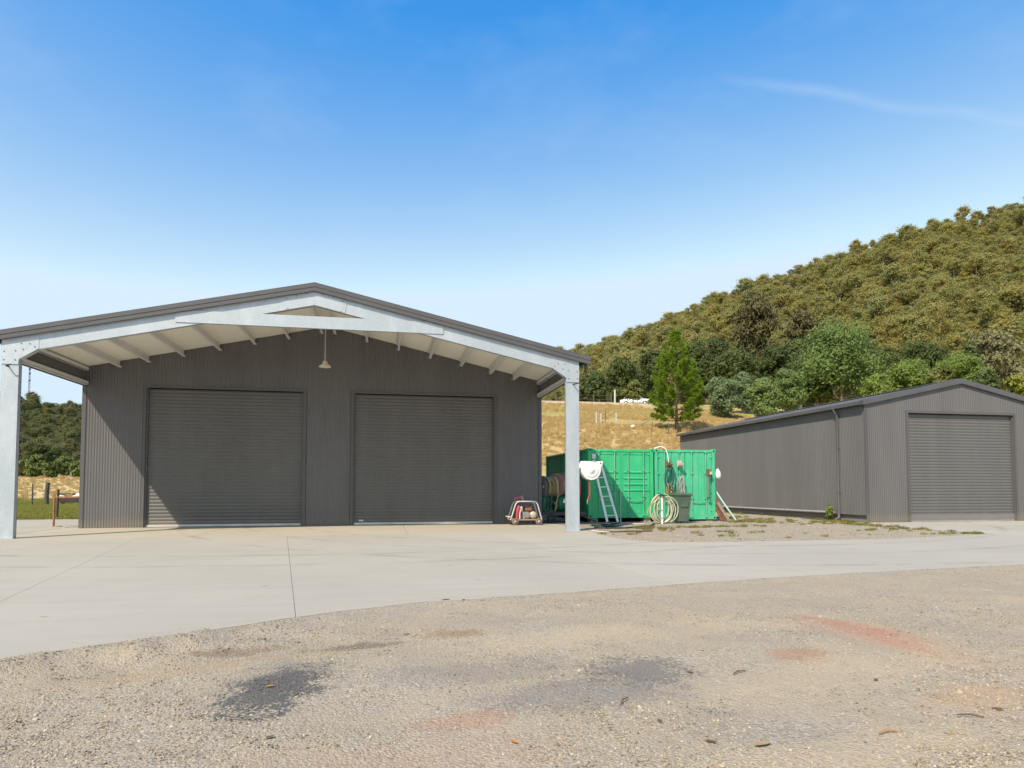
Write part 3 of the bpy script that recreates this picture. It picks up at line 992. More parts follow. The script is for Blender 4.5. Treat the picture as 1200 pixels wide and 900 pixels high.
# ------------------------------------------------------------------ shipping containers
def container_paint(name, col, faded, amt):
    m, t, b = new_mat(name)
    p = t.pos()
    c = t.mix(t.rng(t.noise(p, 1.2, 4), .35, .65), tuple(q * .9 for q in col), tuple(q * 1.08 for q in col))
    c = t.mix(t.rng(t.noise(t.mapped(p, (1.5, 1.5, .6)), 2.6, 6, .7), .48, .75, 0, amt), c, faded)
    st = t.rng(t.noise(t.mapped(p, (9, 9, .7)), 1.5, 4, .6), .60, .78, 0, .4)
    c = t.mix(st, c, (.10, .17, .11))
    c = t.mix(t.rng(t.noise(p, 9, 6, .75), .635, .75, 0, .85), c, (.17, .09, .045))
    t.l(c, b.inputs['Base Color'])
    b.inputs['Roughness'].default_value = .5
    t.l(t.bump(t.noise(p, 6, 3), .12, .02), b.inputs['Normal'])
    return m
GREEN1 = container_paint('container_green', (.035, .46, .185), (.13, .54, .30), .55)
GREEN2 = container_paint('container_green_faded', (.06, .47, .24), (.22, .56, .37), .6)
RODM = paint('lock_rod_paint', (.16, .44, .29), .5, 0, dirt=(.42, .40, .33), dirt_amt=.9, dscale=3)
RUST = paint('rusty_steel', (.17, .08, .045), .85, 0, var=.35, scale=9, bump=.3)
TIMBER = paint('weathered_timber', (.24, .19, .14), .85, 0, var=.3, scale=4, streak=(1, 1, 12))


def box_container(x0, x1, y0, y1, z0, z1, mat, label, style):
    cx, cy = (x0 + x1) / 2, y0
    e = tag(empty('shipping_container', (cx, cy, 0)), label, 'container')
    off = (-cx, -cy, 0)
    def P(mb, name, m=mat, parent=e):
        o = mb.build(name, m, parent)
        if parent is e:
            o.location = off
        return o
    # frame
    for x in (x0, x1):
        for y in (y0, y1):
            xa = x if x == x0 else x - .12; ya = y if y == y0 else y - .12
            P(MB().bbox_bev(xa, xa + .12, ya, ya + .12, z0 + .118, z1 - .118, .008), 'corner_post')
            for z in (z0, z1 - .118):
                c = MB().bbox_bev(xa - .006, xa + .146, ya - .006, ya + .146, z - .003 if z == z0 else z, z + .118 if z == z0 else z + .121, .01)
                co = P(c, 'corner_casting')
                yh = ya - .0065 if y == y0 else ya + .1465
                h = MB().lathe([(0, 0), (.036, 0), (.036, .002)], (xa + .07, yh - .001, z + .06), 'y', 10)
                h.build('casting_hole', DARK, co)
    for z, h in ((z0, .15), (z1 - .11, .09)):
        P(MB().box(x0 + .13, x1 - .13, y0 + .01, y0 + .09, z + .003, z + h), 'door_sill' if z == z0 else 'door_header')
        P(MB().box(x0 + .13, x1 - .13, y1 - .09, y1 - .01, z + .003, z + h), 'end_rail')
    for x in (x0 + .01, x1 - .07):
        P(MB().box(x, x + .06, y0 + .146, y1 - .146, z0 + .01, z0 + .15), 'bottom_rail')
        P(MB().box(x, x + .06, y0 + .146, y1 - .146, z1 - .07, z1 - .012), 'top_rail')
    # side panels: trapezoid corrugations
    for sx, x in ((-1, x0 + .045), (1, x1 - .045)):
        mb = MB(); n = 20; L = (y1 - y0 - .25) / n; pts = []
        for i in range(n):
            a = y0 + .125 + i * L
            for f, d in ((0, 0), (.26, 0), (.5, -.034), (.76, -.034)):
                pts.append((a + f * L, x + sx * d))
        pts.append((y1 - .125, x))
        for (ya, xa), (yb, xb) in zip(pts, pts[1:]):
            mb.add([(xa, ya, z0 + .14), (xb, yb, z0 + .14), (xb, yb, z1 - .06), (xa, ya, z1 - .06)], [(0, 1, 2, 3)])
        P(mb, 'side_panel')
    P(MB().box(x0 + .06, x1 - .06, y0 + .05, y1 - .05, z1 - .045, z1 - .025), 'roof_panel')
    P(MB().box(x0 + .06, x1 - .06, y0 + .1, y1 - .1, z0 + .06, z0 + .10), 'floor_panel', TIMBER)
    P(MB().box(x0 + .1, x1 - .1, y1 - .06, y1 - .04, z0 + .14, z1 - .1), 'end_wall')
    # doors
    zd0, zd1 = z0 + .155, z1 - .115
    xm = (x0 + x1) / 2
    for k, (xa, xb) in enumerate(((x0 + .135, xm - .006), (xm + .006, x1 - .135))):
        d = empty('door'); d.parent = e; d.location = off
        W = xb - xa
        leaf = MB()
        if style == 'ribbed':
            # tall leaf with a band of three pressed horizontal ribs
            leaf.box(xa, xb, y0 + .045, y0 + .075, zd0, zd1)
            leaf.box(xa, xb, y0 + .028, y0 + .0449, zd0, zd0 + .09); leaf.box(xa, xb, y0 + .028, y0 + .0449, zd1 - .09, zd1)
            leaf.box(xa, xa + .06, y0 + .028, y0 + .0449, zd0 + .0901, zd1 - .0901); leaf.box(xb - .06, xb, y0 + .028, y0 + .0449, zd0 + .0901, zd1 - .0901)
            lo = leaf.build('door_leaf', mat, d)
            for zz in (1.06, 1.27, 1.48, 1.69):
                rb = MB().prism([(y0 + .0448, zz + .075), (y0 + .02, zz + .05), (y0 + .02, zz + .025), (y0 + .0448, zz)], xa + .10, xb - .10, 'yz')
                rb.build('pressed_rib', mat, d)
        else:
            n = 4; w_ = W / n
            pts = []
            for i in range(n):
                a = xa + i * w_
                for f, q in ((0, .03), (.08, .058), (.16, .03)):
                    pts.append((a + f * w_, y0 + q))
            pts.append((xb, y0 + .03))
            for (pa, qa), (pb, qb) in zip(pts, pts[1:]):
                leaf.add([(pa, qa, zd0), (pb, qb, zd0), (pb, qb, zd1), (pa, qa, zd1)], [(0, 1, 2, 3)])
            leaf.build('door_leaf', mat, d)
        MB().box(xa - .002, xb + .002, y0 + .076, y0 + .085, zd0 - .008, zd1 + .008).build('door_seal', BLACK, d)
        for f in (.24, .78):
            xr = xa + W * f
            MB().tube([(xr, y0 + .002, z0 + .05), (xr, y0 + .002, z1 - .06)], .017, 8).build('lock_rod', RODM, d)
            for zz in (z0 + .09, z0 + .75, z0 + 1.65, z1 - .10):
                MB().box(xr - .045, xr + .045, y0 - .018, y0 + .03, zz - .025, zz + .025).build('rod_keeper', mat, d)
            hx = xr + (.30 if f < .5 else -.30)
            MB().tube([(xr, y0 - .018, z0 + .62), (hx, y0 - .022, z0 + .60)], .013, 6).build('door_handle', RODM, d)
        xh = xa if k == 0 else xb
        for zz in (.3, .95, 1.6, 2.2):
            MB().box(xh - .055, xh + .055, y0 + .005, y0 + .027, z0 + zz, z0 + zz + .07).build('hinge', mat, d)
    return e


c1 = box_container(6.93, 9.33, 21.5, 27.5, .14, 2.56, GREEN1, 'bright green shipping container with ribbed doors behind the canopy post', 'ribbed')
c2 = box_container(9.40, 11.72, 21.55, 27.5, .06, 2.57, GREEN2, 'faded green shipping container hung with hoses next to the grey shed', 'plain')
DECAL = paint('decal_white', (.72, .75, .73), .6, dirt=(.3, .5, .38), dirt_amt=.6, dscale=14)
d = MB().box(7.06, 7.19, 21.471, 21.474, 2.20, 2.36).box(7.08, 7.17, 21.471, 21.474, 2.10, 2.16).build('marking_plate', DECAL, c1); d.location = (-8.13, -21.5, 0)
d = MB().box(6.955, 6.958, 23.2, 23.75, 1.92, 2.08).box(6.955, 6.958, 23.3, 23.6, 1.78, 1.84).build('marking_plate', DECAL, c1); d.location = (-8.13, -21.5, 0)
BLOCK_SPOTS = ((7.15, 21.75, .1375, 'mossy concrete block under the left front corner of the bright green container'), (9.12, 21.78, .1375, 'concrete block under the right front corner of the bright green container'),
               (9.62, 21.78, .057, 'low timber packer under the left front corner of the faded container'), (11.5, 21.8, .057, 'low timber packer under the right front corner of the faded container'))
for x, y, h, lb in BLOCK_SPOTS:
    tag(MB().bbox_bev(x - .13, x + .13, y - .2, y + .2, -.03, h, .008).build('support_block', TIMBER if h < .1 else paint('block_concrete', (.30, .29, .27), .9, bump=.3)), lb, 'block', 'blocks under the containers')


# ------------------------------------------------------------------ hose reel on the post
PLASTIC = paint('white_plastic', (.80, .78, .74), .45, dirt=(.5, .44, .36), dirt_amt=.35)
RED_HOSE = paint('red_hose', (.42, .05, .05), .45)
TAN_HOSE = paint('tan_hose', (.45, .30, .13), .5)
hr = tag(empty('hose_reel', (5.56, 17.28, 0)), 'white retractable hose reel mounted on the right canopy post', 'hose reel')
prof = []
for k in range(25):
    a = math.pi * (1 + k / 24)
    prof.append((.06 + .275 * math.cos(a), 1.70 + .29 * math.sin(a)))
prof += [(.335, 1.84), (.28, 1.90), (.02, 1.925), (-.16, 1.88), (-.215, 1.78)]
h = MB().prism(prof, -.12, .12)
h.build('housing', PLASTIC, hr)
for yy in (-.121,):
    MB().lathe([(.20, 0), (.20, -.012), (.185, -.018), (.175, -.012), (.09, -.012), (.085, -.02), (0, -.022)], (.06, yy, 1.68), 'y', 28).build('side_cover', PLASTIC, hr)
MB().prism([(-.26, 1.86), (-.20, 1.93), (-.02, 1.93), (-.06, 1.85), (-.18, 1.80), (-.26, 1.72)], -.045, .045).build('swing_bracket', PLASTIC, hr)
MB().lathe([(.0, -.05), (.03, -.05), (.03, .05), (0, .05)], (-.12, -.05, 1.845), 'y', 12).build('pivot_pin', BLACK, hr)
MB().prism([(.30, 1.80), (.40, 1.80), (.42, 1.93), (.26, 1.93)], -.05, .05).build('handle', PLASTIC, hr)
MB().lathe([(0, -.004), (.028, -.004), (.028, .004), (0, .004)], (.345, -.055, 1.865), 'y', 12).build('handle_hole', BLACK, hr)
def loop(a, b, sag, n=14, side=(0, 0, 0)):
    a = Vector(a); b = Vector(b); out = []
    for i in range(n + 1):
        f = i / n
        out.append(a.lerp(b, f) + Vector(side) * math.sin(math.pi * f) + Vector((0, 0, -sag * math.sin(math.pi * f))))
    return out
MB().tube([(-.20, -.03, 1.74), (-.16, -.05, 1.66), (-.08, -.06, 1.58), (.0, -.05, 1.42), (.03, -.04, 1.22), (.03, -.03, 1.02), (.0, -.03, .92), (-.03, -.03, .85)], .017, 8).build('hose', RED_HOSE, hr)
MB().tube([(-.20, .0, 1.72), (-.14, -.02, 1.62), (.0, -.02, 1.50), (.06, .0, 1.30), (.07, 0, 1.1), (.04, .0, .9)], .014, 8).build('hose', TAN_HOSE, hr)
MB().tube([(-.03, -.03, .86), (-.035, -.03, .74)], [.022, .012], 8).build('hose_nozzle', paint('brass', (.5, .38, .18), .4, .6), hr)

# ------------------------------------------------------------------ ladder leaning on the green container
lad = tag(empty('step_ladder', (7.55, 20.75, 0)), 'pale aluminium ladder leaning against the bright green container doors', 'ladder')
LADM = paint('ladder_aluminium', (.74, .73, .70), .42, .25, dirt=(.4, .36, .3), dirt_amt=.3)
bl, br = Vector((-.20, 0, .0)), Vector((.17, -.02, 0))
tl, tr = Vector((-.42, .66, 1.62)), Vector((-.20, .66, 2.02))
tl2 = Vector((-.44, .66, 1.98))
MB().beam(bl, tl2, .035, .075, (1, 0, 0)).build('stile', LADM, lad)
MB().beam(br, tr, .035, .075, (1, 0, 0)).build('stile', LADM, lad)
for f in (.13, .29, .45, .61, .77, .92):
    a = bl.lerp(tl2, f); b = br.lerp(tr, f)
    MB().beam(a, b, .07, .028).build('tread', LADM, lad)
MB().beam(tl2 + Vector((-.03, 0, .01)), tr + Vector((.03, 0, .01)), .12, .05).build('top_cap', LADM, lad)
for p_ in (bl, br):
    MB().bbox_bev(p_.x - .03, p_.x + .03, p_.y - .045, p_.y + .045, -.004, .05, .006).build('rubber_foot', BLACK, lad)
tag(MB().tube([(8.02, 21.30, .0), (8.06, 21.40, .5), (8.10, 21.47, 1.12)], .02, 8).build('garden_stake', paint('pale_green_pole', (.42, .55, .42), .6)), 'short pale stake leaning on the ribbed green door beside the ladder', 'stake')

# ------------------------------------------------------------------ roll-cage engine pump
gen = tag(empty('engine_pump', (4.48, 20.55, 0)), 'small wheeled petrol engine in a tubular roll cage by the shed corner', 'engine')
CAGE = paint('cage_paint', (.62, .58, .53), .5, 0, dirt=(.35, .2, .12), dirt_amt=.5, dscale=6)
for yy in (-.24, .24):
    MB().tube([(-.52, yy, .17), (-.49, yy, .26), (-.36, yy, .66), (-.31, yy, .73), (-.24, yy, .75), (.24, yy, .75), (.31, yy, .73), (.36, yy, .66), (.47, yy, .26), (.5, yy, .17)], .021, 8).build('cage_hoop', CAGE, gen)
for x in (-.27, .27):
    MB().tube([(x, -.24, .75), (x, .24, .75)], .018, 8).build('cage_bar', CAGE, gen)
MB().box(-.50, .50, -.24, .24, .15, .185).build('base_frame', paint('frame_rust', (.38, .24, .16), .7), gen)
MB().tube([(-.52, -.26, .26), (-.6, -.26, .27), (-.6, .26, .27), (-.52, .26, .26)], .018, 8).build('tow_handle', CAGE, gen)
eb = MB().bbox_bev(-.12, .10, -.13, .15, .19, .42, .02); eb.bbox_bev(-.06, .12, -.16, -.131, .24, .38, .01)
eo = eb.build('engine_block', paint('engine_alloy', (.34, .32, .30), .45, .4, var=.25, scale=12), gen)
for i in range(5):
    MB().box(.101, .19, -.09, .11, .23 + i * .036, .242 + i * .036).build('cooling_fin', MATS['engine_alloy'], eo)
MB().bbox_bev(-.02, .22, -.12, .14, .44, .60, .04).build('fuel_tank', paint('tank_rust', (.26, .11, .06), .5), gen)
MB().bbox_bev(-.22, -.11, -.15, .08, .42, .60, .02).build('air_filter', paint('cream_plastic', (.66, .60, .5), .5), gen)
MB().lathe([(0, -.06), (.10, -.06), (.12, -.03), (.12, .05), (.07, .08), (0, .08)], (.25, -.06, .31), 'y', 18).build('pump_housing', paint('pump_cast', (.55, .47, .36), .55, .2), gen)
MB().tube([(-.30, -.2, .20), (-.30, -.22, .34), (-.28, -.22, .50), (-.24, -.20, .60)], .05, 10).build('red_cylinder', paint('red_paint', (.50, .06, .06), .45), gen)
MB().tube([(-.22, -.2, .20), (-.22, -.22, .34), (-.20, -.2, .5)], .022, 8).build('white_hose', PLASTIC, gen)
for k in range(3):
    pts = [(-.22 + .13 * math.cos(a), -.05 + .02 * k, .81 + .055 * math.sin(a) + .012 * k) for a in [i * math.pi / 9 for i in range(18)]]
    MB().tube(pts, .014, 6, closed=True).build('coiled_hose', paint('pink_hose', (.55, .16, .18), .5), gen)
MB().tube([(-.1, -.1, .76), (-.09, -.1, .86), (-.11, -.1, .93), (-.16, -.1, .9)], .012, 6).build('hook', SILVER, gen)
for x, nm in ((-.38, 0), (.40, 1)):
    for yy in (-.27, .27):
        w = empty('wheel', (x, yy, .11)); w.parent = gen
        MB().lathe([(.062, -.03), (.095, -.035), (.11, -.02), (.11, .02), (.095, .035), (.062, .03)], (0, 0, 0), 'y', 20).build('tyre', paint('dusty_tyre', (.20, .15, .115), .9), w)
        MB().lathe([(0, -.022), (.025, -.03), (.03, -.018), (.064, -.014), (.064, .014), (.03, .018), (0, .022)], (0, 0, 0), 'y', 16).build('rim', paint('rim_paint', (.52, .42, .34), .6), w)

# ------------------------------------------------------------------ hose trailer between the shed and the container
tr_ = tag(empty('hose_trailer', (6.0, 22.0, 0)), 'dark low trailer carrying stacked hose reels beside the shed corner', 'trailer')
FR = paint('trailer_frame', (.045, .045, .045), .6, 0, dirt=(.2, .12, .07), dirt_amt=.5)
for yy in (-.62, .62):
    MB().box(-.85, .75, yy - .03, yy + .03, .26, .34).build('chassis_rail', FR, tr_)
for x in (-.8, -.1, .7):
    MB().box(x - .03, x + .03, -.59, .59, .27, .33).build('cross_member', FR, tr_)
MB().box(-.86, .76, -.66, .66, .341, .365).build('deck', FR, tr_)
MB().tube([(.5, -.66, .3), (.86, -.95, .12), (1.0, -1.1, .05)], .03, 6).build('drawbar', FR, tr_)
for x in (-.45, .35):
    w = empty('wheel', (x, -.72, .15)); w.parent = tr_
    MB().lathe([(.085, -.05), (.13, -.06), (.15, -.04), (.15, .04), (.13, .06), (.085, .05)], (0, 0, 0), 'y', 20).build('tyre', BLACK, w)
    MB().lathe([(0, -.04), (.04, -.045), (.087, -.02), (.087, .02), (0, .03)], (0, 0, 0), 'y', 16).build('rim', FR, w)
for x in (-.72, -.22, .3):
    MB().beam((x, -.3, .36), (x, -.22, 1.42), .05, .05, (1, 0, 0)).build('reel_stand', FR, tr_)
def reel(cx, cy, cz, r, w, hose, flange, nm, tilt=0):
    e = empty(nm, (cx, cy, cz), tilt); e.parent = tr_
    for sx in (-1, 1):
        MB().lathe([(0, 0), (r * .25, .004 * sx), (r * .9, .006 * sx), (r, .012 * sx), (r, .03 * sx), (r * .9, .02 * sx), (0, .02 * sx)], (sx * w / 2, 0, 0), 'x', 24).build('flange', flange, e)
    n = int(w / .045)
    for layer in range(2):
        mb = MB()
        pts = []
        for i in range(n * 18 + 1):
            a = 2 * math.pi * i / 18
            pts.append((-w / 2 + .03 + (w - .06) * i / (n * 18), (r * (.68 + .16 * layer)) * math.cos(a), (r * (.68 + .16 * layer)) * math.sin(a)))
        mb.tube(pts, .025, 6).build('wound_hose', hose, e)
    MB().lathe([(0, -w / 2 - .06), (.05, -w / 2 - .06), (.05, w / 2 + .06), (0, w / 2 + .06)], (0, 0, 0), 'x', 12).build('hub', SILVER, e)
    return e
DKG = paint('dark_green_hose', (.03, .10, .08), .45)
YEL = paint('yellow_hose', (.40, .27, .06), .55); PNK = paint('faded_red_hose', (.27, .12, .10), .6); GRY = paint('grey_hose', (.36, .34, .32), .55)
WHT = paint('cream_hose', (.62, .55, .45), .55); GRN = paint('green_drum', (.01, .16, .085), .35)
reel(-.50, -.32, 1.22, .38, .30, YEL, GRY, 'hose_reel', R(24))
reel(-.08, -.36, 1.28, .42, .26, PNK, paint('red_flange', (.30, .20, .17), .6), 'hose_reel', R(30))
reel(.30, -.30, 1.27, .42, .30, WHT, GRY, 'hose_reel', R(22))
reel(-.02, -.40, .66, .30, .42, GRN, GRN, 'cable_drum', R(8))
MB().lathe([(0, 0), (.17, 0), (.19, .04), (.19, .46), (.15, .53), (.05, .55), (0, .55)], (-.62, -.42, .366), 'z', 20).build('green_tank', paint('dark_green_tank', (.02, .13, .09), .4), tr_)
MB().lathe([(0, 0), (.12, 0), (.13, .03), (.13, .58), (.1, .64), (0, .64)], (.45, -.42, .366), 'z', 16).build('brown_tank', paint('brown_tank', (.30, .16, .06), .5), tr_)
for k, (x, z0, z1, m) in enumerate(((-.60, 1.5, .5, BLACK), (-.28, 1.55, .42, TAN_HOSE), (.14, 1.55, .5, BLACK), (.52, 1.5, .45, RED_HOSE), (-.42, 1.4, .6, DKG))):
    MB().tube([(x, -.60, z0), (x + .05, -.74, z0 - .15), (x + .02 + .05 * math.sin(k), -.76, (z0 + z1) / 2), (x - .05, -.74, z1), (x - .02, -.66, z1 - .06), (x + .06, -.62, z1 + .2)], .02, 6).build('hanging_hose', m, tr_)
MB().cbox((.02, -.715, .74), (.10, .015, .14), (0, .3, 0)).build('marking_plate', PLASTIC, tr_)

# ------------------------------------------------------------------ wheelie bin
bn = tag(empty('wheelie_bin', (9.90, 20.70, 0), R(8)), 'dark green wheelie bin standing in front of the faded container', 'bin')
BIN = paint('bin_green', (.085, .125, .085), .55, dirt=(.2, .19, .15), dirt_amt=.4)
b0, b1 = (.21, .25), (.27, .33)
vb = [(-b0[0], -b0[1], .06), (b0[0], -b0[1], .06), (b0[0], b0[1], .06), (-b0[0], b0[1], .06), (-b1[0], -b1[1], .94), (b1[0], -b1[1], .94), (b1[0], b1[1], .94), (-b1[0], b1[1], .94)]
MB().add(vb, [(0, 3, 2, 1), (4, 5, 6, 7), (0, 1, 5, 4), (1, 2, 6, 5), (2, 3, 7, 6), (3, 0, 4, 7)]).build('bin_body', BIN, bn)
MB().bbox_bev(-.295, .295, -.36, .35, .925, .965, .012).build('rim', BIN, bn)
MB().prism([(-.36, .966), (.36, .966), (.34, .99), (.0, 1.025), (-.34, .995)], -.285, .285, 'yz').build('lid', BIN, bn)
MB().tube([(-.22, .37, .97), (-.22, .42, .97), (.22, .42, .97), (.22, .37, .97)], .016, 8).build('handle', BIN, bn)
for x in (-.24, .24):
    MB().lathe([(0, -.03), (.09, -.03), (.10, 0), (.09, .03), (0, .03)], (x, .24, .10), 'x', 16).build('wheel', BLACK, bn)
MB().box(-.14, .14, -.325, -.31, .55, .72).build('front_panel', BIN, bn)

# ------------------------------------------------------------------ hose coil stand and the hanging gear
PALEH = paint('pale_green_hose', (.47, .52, .36), .5); CREAM = paint('cream_pipe', (.62, .56, .44), .5)
hs = tag(empty('hose_stand', (9.10, 20.25, 0)), 'white standpipe draped with thick coils of pale green hose before the bin', 'hose stand')
MB().tube([(-.02, 0, -.1), (-.02, 0, .5), (-.025, 0, .92)], .034, 10).build('standpipe', PLASTIC, hs)
MB().lathe([(0, 0), (.10, 0), (.11, .02), (.06, .06), (0, .065)], (-.025, 0, .92), 'z', 14).build('black_cap', BLACK, hs)
for z in (.2, .46):
    MB().lathe([(.036, -.03), (.045, -.025), (.045, .025), (.036, .03)], (-.02, 0, z), 'z', 10).build('pipe_joint', SILVER, hs)
rr = random.Random(3)
for k in range(9):
    cxk = .06 + rr.uniform(-.10, .16); czk = .47 + rr.uniform(-.06, .06); rx_, rz_ = .34 + rr.uniform(-.1, .08), .43 + rr.uniform(-.07, .05)
    yk = .05 + k * .022; ph = rr.uniform(-.15, .15)
    pts = []
    for i in range(30):
        a = 2 * math.pi * i / 30
        x = cxk + rx_ * math.cos(a); z = czk + rz_ * math.sin(a)
        pts.append((x, yk + .02 * math.sin(3 * a + k) + ph * .2 * math.cos(a), max(.02, z)))
    MB().tube(pts, .018, 7, closed=True).build('hose_coil', (PALEH, CREAM, PALEH, MATS['tan_hose'] if k == 3 else PALEH)[k % 4], hs)
MB().tube([(-.1, .12, .9), (-.24, .3, .72), (-.38, .34, .40), (-.46, .2, .1), (-.7, 0, .02), (-1.1, -.1, .015)], .018, 7).build('hose_tail', TAN_HOSE, hs)

def hang_coil(name, label, x, z, rx_, rz_, mats, n, seed, y=21.45):
    e = tag(empty(name, (x, y, z)), label, 'hose', None)
    r2 = random.Random(seed)
    for k in range(n):
        a0 = r2.uniform(-.07, .07); q = rx_ * r2.uniform(.75, 1.1); w = rz_ * r2.uniform(.8, 1.15)
        pts = []
        for i in range(24):
            a = 2 * math.pi * i / 24
            sag = .75 + .25 * (1 - math.sin(a)) / 2
            pts.append((a0 + q * math.cos(a) * sag, -.03 - .018 * k + .012 * math.sin(2 * a), -w * .95 + w * math.sin(a)))
        MB().tube(pts, .016, 6, closed=True).build('hose_loop', mats[k % len(mats)], e)
    return e
BLU = paint('blue_hose', (.12, .32, .42), .5)
hang_coil('hanging_hose', 'dark green and blue hose coil hung from the left rusty bracket', 9.92, 1.90, .16, .36, (DKG, BLU, DKG, DKG, BLU), 6, 1)
hang_coil('hanging_hose', 'thin grey hose loops hung from the right pale bracket', 10.31, 1.55, .10, .30, (GRY, WHT, GRY), 4, 5)
hang_coil('hanging_hose', 'brown and lilac hose coil hung low above the hose stand', 9.86, 1.34, .10, .26, (TAN_HOSE, paint('lilac_hose', (.45, .42, .58), .5), RUST), 4, 9)
def bracket(x, z, mat, label):
    e = tag(empty('hose_bracket', (x, 21.5, z)), label, 'bracket')
    MB().bbox_bev(-.085, .085, -.012, .012, -.12, .12, .004).build('back_plate', mat, e)
    MB().prism([(-.012, -.10), (-.16, -.06), (-.18, .02), (-.15, .03), (-.12, -.02), (-.012, -.04)], -.08, .08, 'yz').build('saddle', mat, e)
    return e
bracket(9.90, 2.02, RUST, 'rust brown bracket at the top of the dark hose coil')
bracket(10.31, 2.04, paint('sunbleached_steel', (.60, .46, .36), .6), 'sun-bleached pale bracket right of the rust brown one')
ml = tag(empty('hanging_mallet', (11.40, 21.5, 0)), 'long-handled mallet hung head up on the faded container', 'mallet')
MB().tube([(-.01, -.06, .84), (0, -.06, 1.66)], .02, 8).build('handle', paint('mallet_handle', (.16, .20, .12), .6), ml)
MB().bbox_bev(-.06, .07, -.12, -.02, 1.62, 1.86, .012).build('head', RUST, ml)
MB().bbox_bev(.02, .10, -.13, -.03, 1.66, 1.76, .01).build('wedge', MATS['sunbleached_steel'], ml)
MB().bbox_bev(-.06, .04, -.09, -.04, .80, .85, .008).build('grip_end', BLACK, ml)
tag(MB().tube([(9.42, 21.6, 2.585), (9.62, 21.52, 2.66), (9.78, 21.47, 2.58), (9.85, 21.45, 2.35), (9.88, 21.43, 2.08)], .02, 8).build('water_hose', PLASTIC), 'white hose arching over the top edge of the faded container', 'hose')
hb = tag(empty('white_sack', (11.86, 21.7, 1.68)), 'small white sack hung on the right edge of the faded container', 'sack')
sk = MB(); seg = 12
prof = [(.03, .20), (.07, .16), (.12, .08), (.15, -.02), (.14, -.12), (.08, -.17), (0, -.18)]
sk.lathe(prof, (0, 0, 0), 'z', seg)
for i, q in enumerate(sk.v):
    f = 1 + .12 * math.sin(i * 2.1)
    sk.v[i] = (q[0] * f + .03, q[1] * .8 * f, q[2] + .02 * math.cos(i * 1.3))
sk.build('sack_body', PLASTIC, hb)
MB().tube([(.0, 0, .19), (-.06, 0, .24), (-.14, 0, .24)], .008, 6).build('tie_cord', GRY, hb)
pl = tag(empty('leaning_pole', (12.32, 21.2, 0)), 'pale green pole leaning on the right side of the faded container', 'pole')
MB().tube([(0, 0, .02), (-.3, .3, .62), (-.57, .58, 1.22)], .032, 10).build('pole', paint('pale_aqua', (.40, .55, .47), .5), pl)
MB().bbox_bev(-.05, .14, -.06, .06, -.005, .04, .008).build('foot', MATS['pale_aqua'], pl)
for k, (x, y, a, l_, nm) in enumerate(((11.98, 21.45, .24, .8, 'first'), (12.08, 21.35, .32, .66, 'second'), (11.9, 21.5, .14, .55, 'third'))):
    lbl = ('tallest rusty plank leaning behind the pale green pole', 'middle rusty plank leaning behind the pale green pole', 'shortest dark plank leaning behind the pale green pole')[k]
    tag(MB().beam((x, y - .1, .0), (x - a, y + .12, l_), .11, .025, (0, 1, 0)).build('scrap_plank', (RUST, TIMBER, RUST)[k]), lbl, 'plank', 'scrap planks beside the container')

# hoses and pipes on the ground by the post
def ground_line(name, pts, r_, mat, label):
    P = []
    for (x0, y0), (x1, y1) in zip(pts, pts[1:]):
        for i in range(6):
            f = i / 6; P.append((x0 + (x1 - x0) * f, y0 + (y1 - y0) * f))
    P.append(pts[-1])
    Q = []
    for i in range(len(P)):
        a = P[max(0, i - 2):i + 3]
        x = sum(q[0] for q in a) / len(a); y = sum(q[1] for q in a) / len(a)
        Q.append((x, y, float(gz(x, y)) + r_ + .004 if not (x < 5.5 and y > 16.9) else r_))
    return tag(MB().tube(Q, r_, 7).build(name, mat), label, 'hose')
bc = tag(empty('hose_coil', (6.75, 19.4, float(gz(6.75, 19.4)))), 'flat coil of black hose lying on the gravel before the ladder', 'hose')
for k in range(5):
    q = .24 + .045 * k
    MB().tube([(q * math.cos(a) * 1.15 + .02 * k, q * math.sin(a), .022 + .02 * (k % 3) + .008 * math.sin(3 * a + k)) for a in [i * math.pi / 12 for i in range(24)]], .02, 6, closed=True).build('hose_loop', (BLACK, DKG, BLACK)[k % 3], bc)
ground_line('garden_hose', [(5.9, 18.2), (6.6, 18.0), (7.3, 18.3), (8.1, 18.9), (8.6, 19.8), (8.9, 20.6)], .022, BLACK, 'black hose curving over the gravel from the post to the container')
ground_line('garden_hose', [(5.7, 17.0), (6.1, 16.7), (6.6, 16.75), (7.4, 16.9)], .02, paint('dark_hose', (.10, .08, .06), .6), 'dark brown hose lying on the gravel just right of the post')
ground_line('garden_hose', [(5.5, 17.0), (5.75, 16.5), (5.95, 16.6)], .018, CREAM, 'short cream hose end on the ground at the foot of the post')
ground_line('garden_hose', [(7.7, 20.6), (8.0, 19.9), (8.5, 20.0), (8.9, 20.5), (9.2, 21.2)], .018, CREAM, 'cream hose looping on the ground below the ribbed green doors')


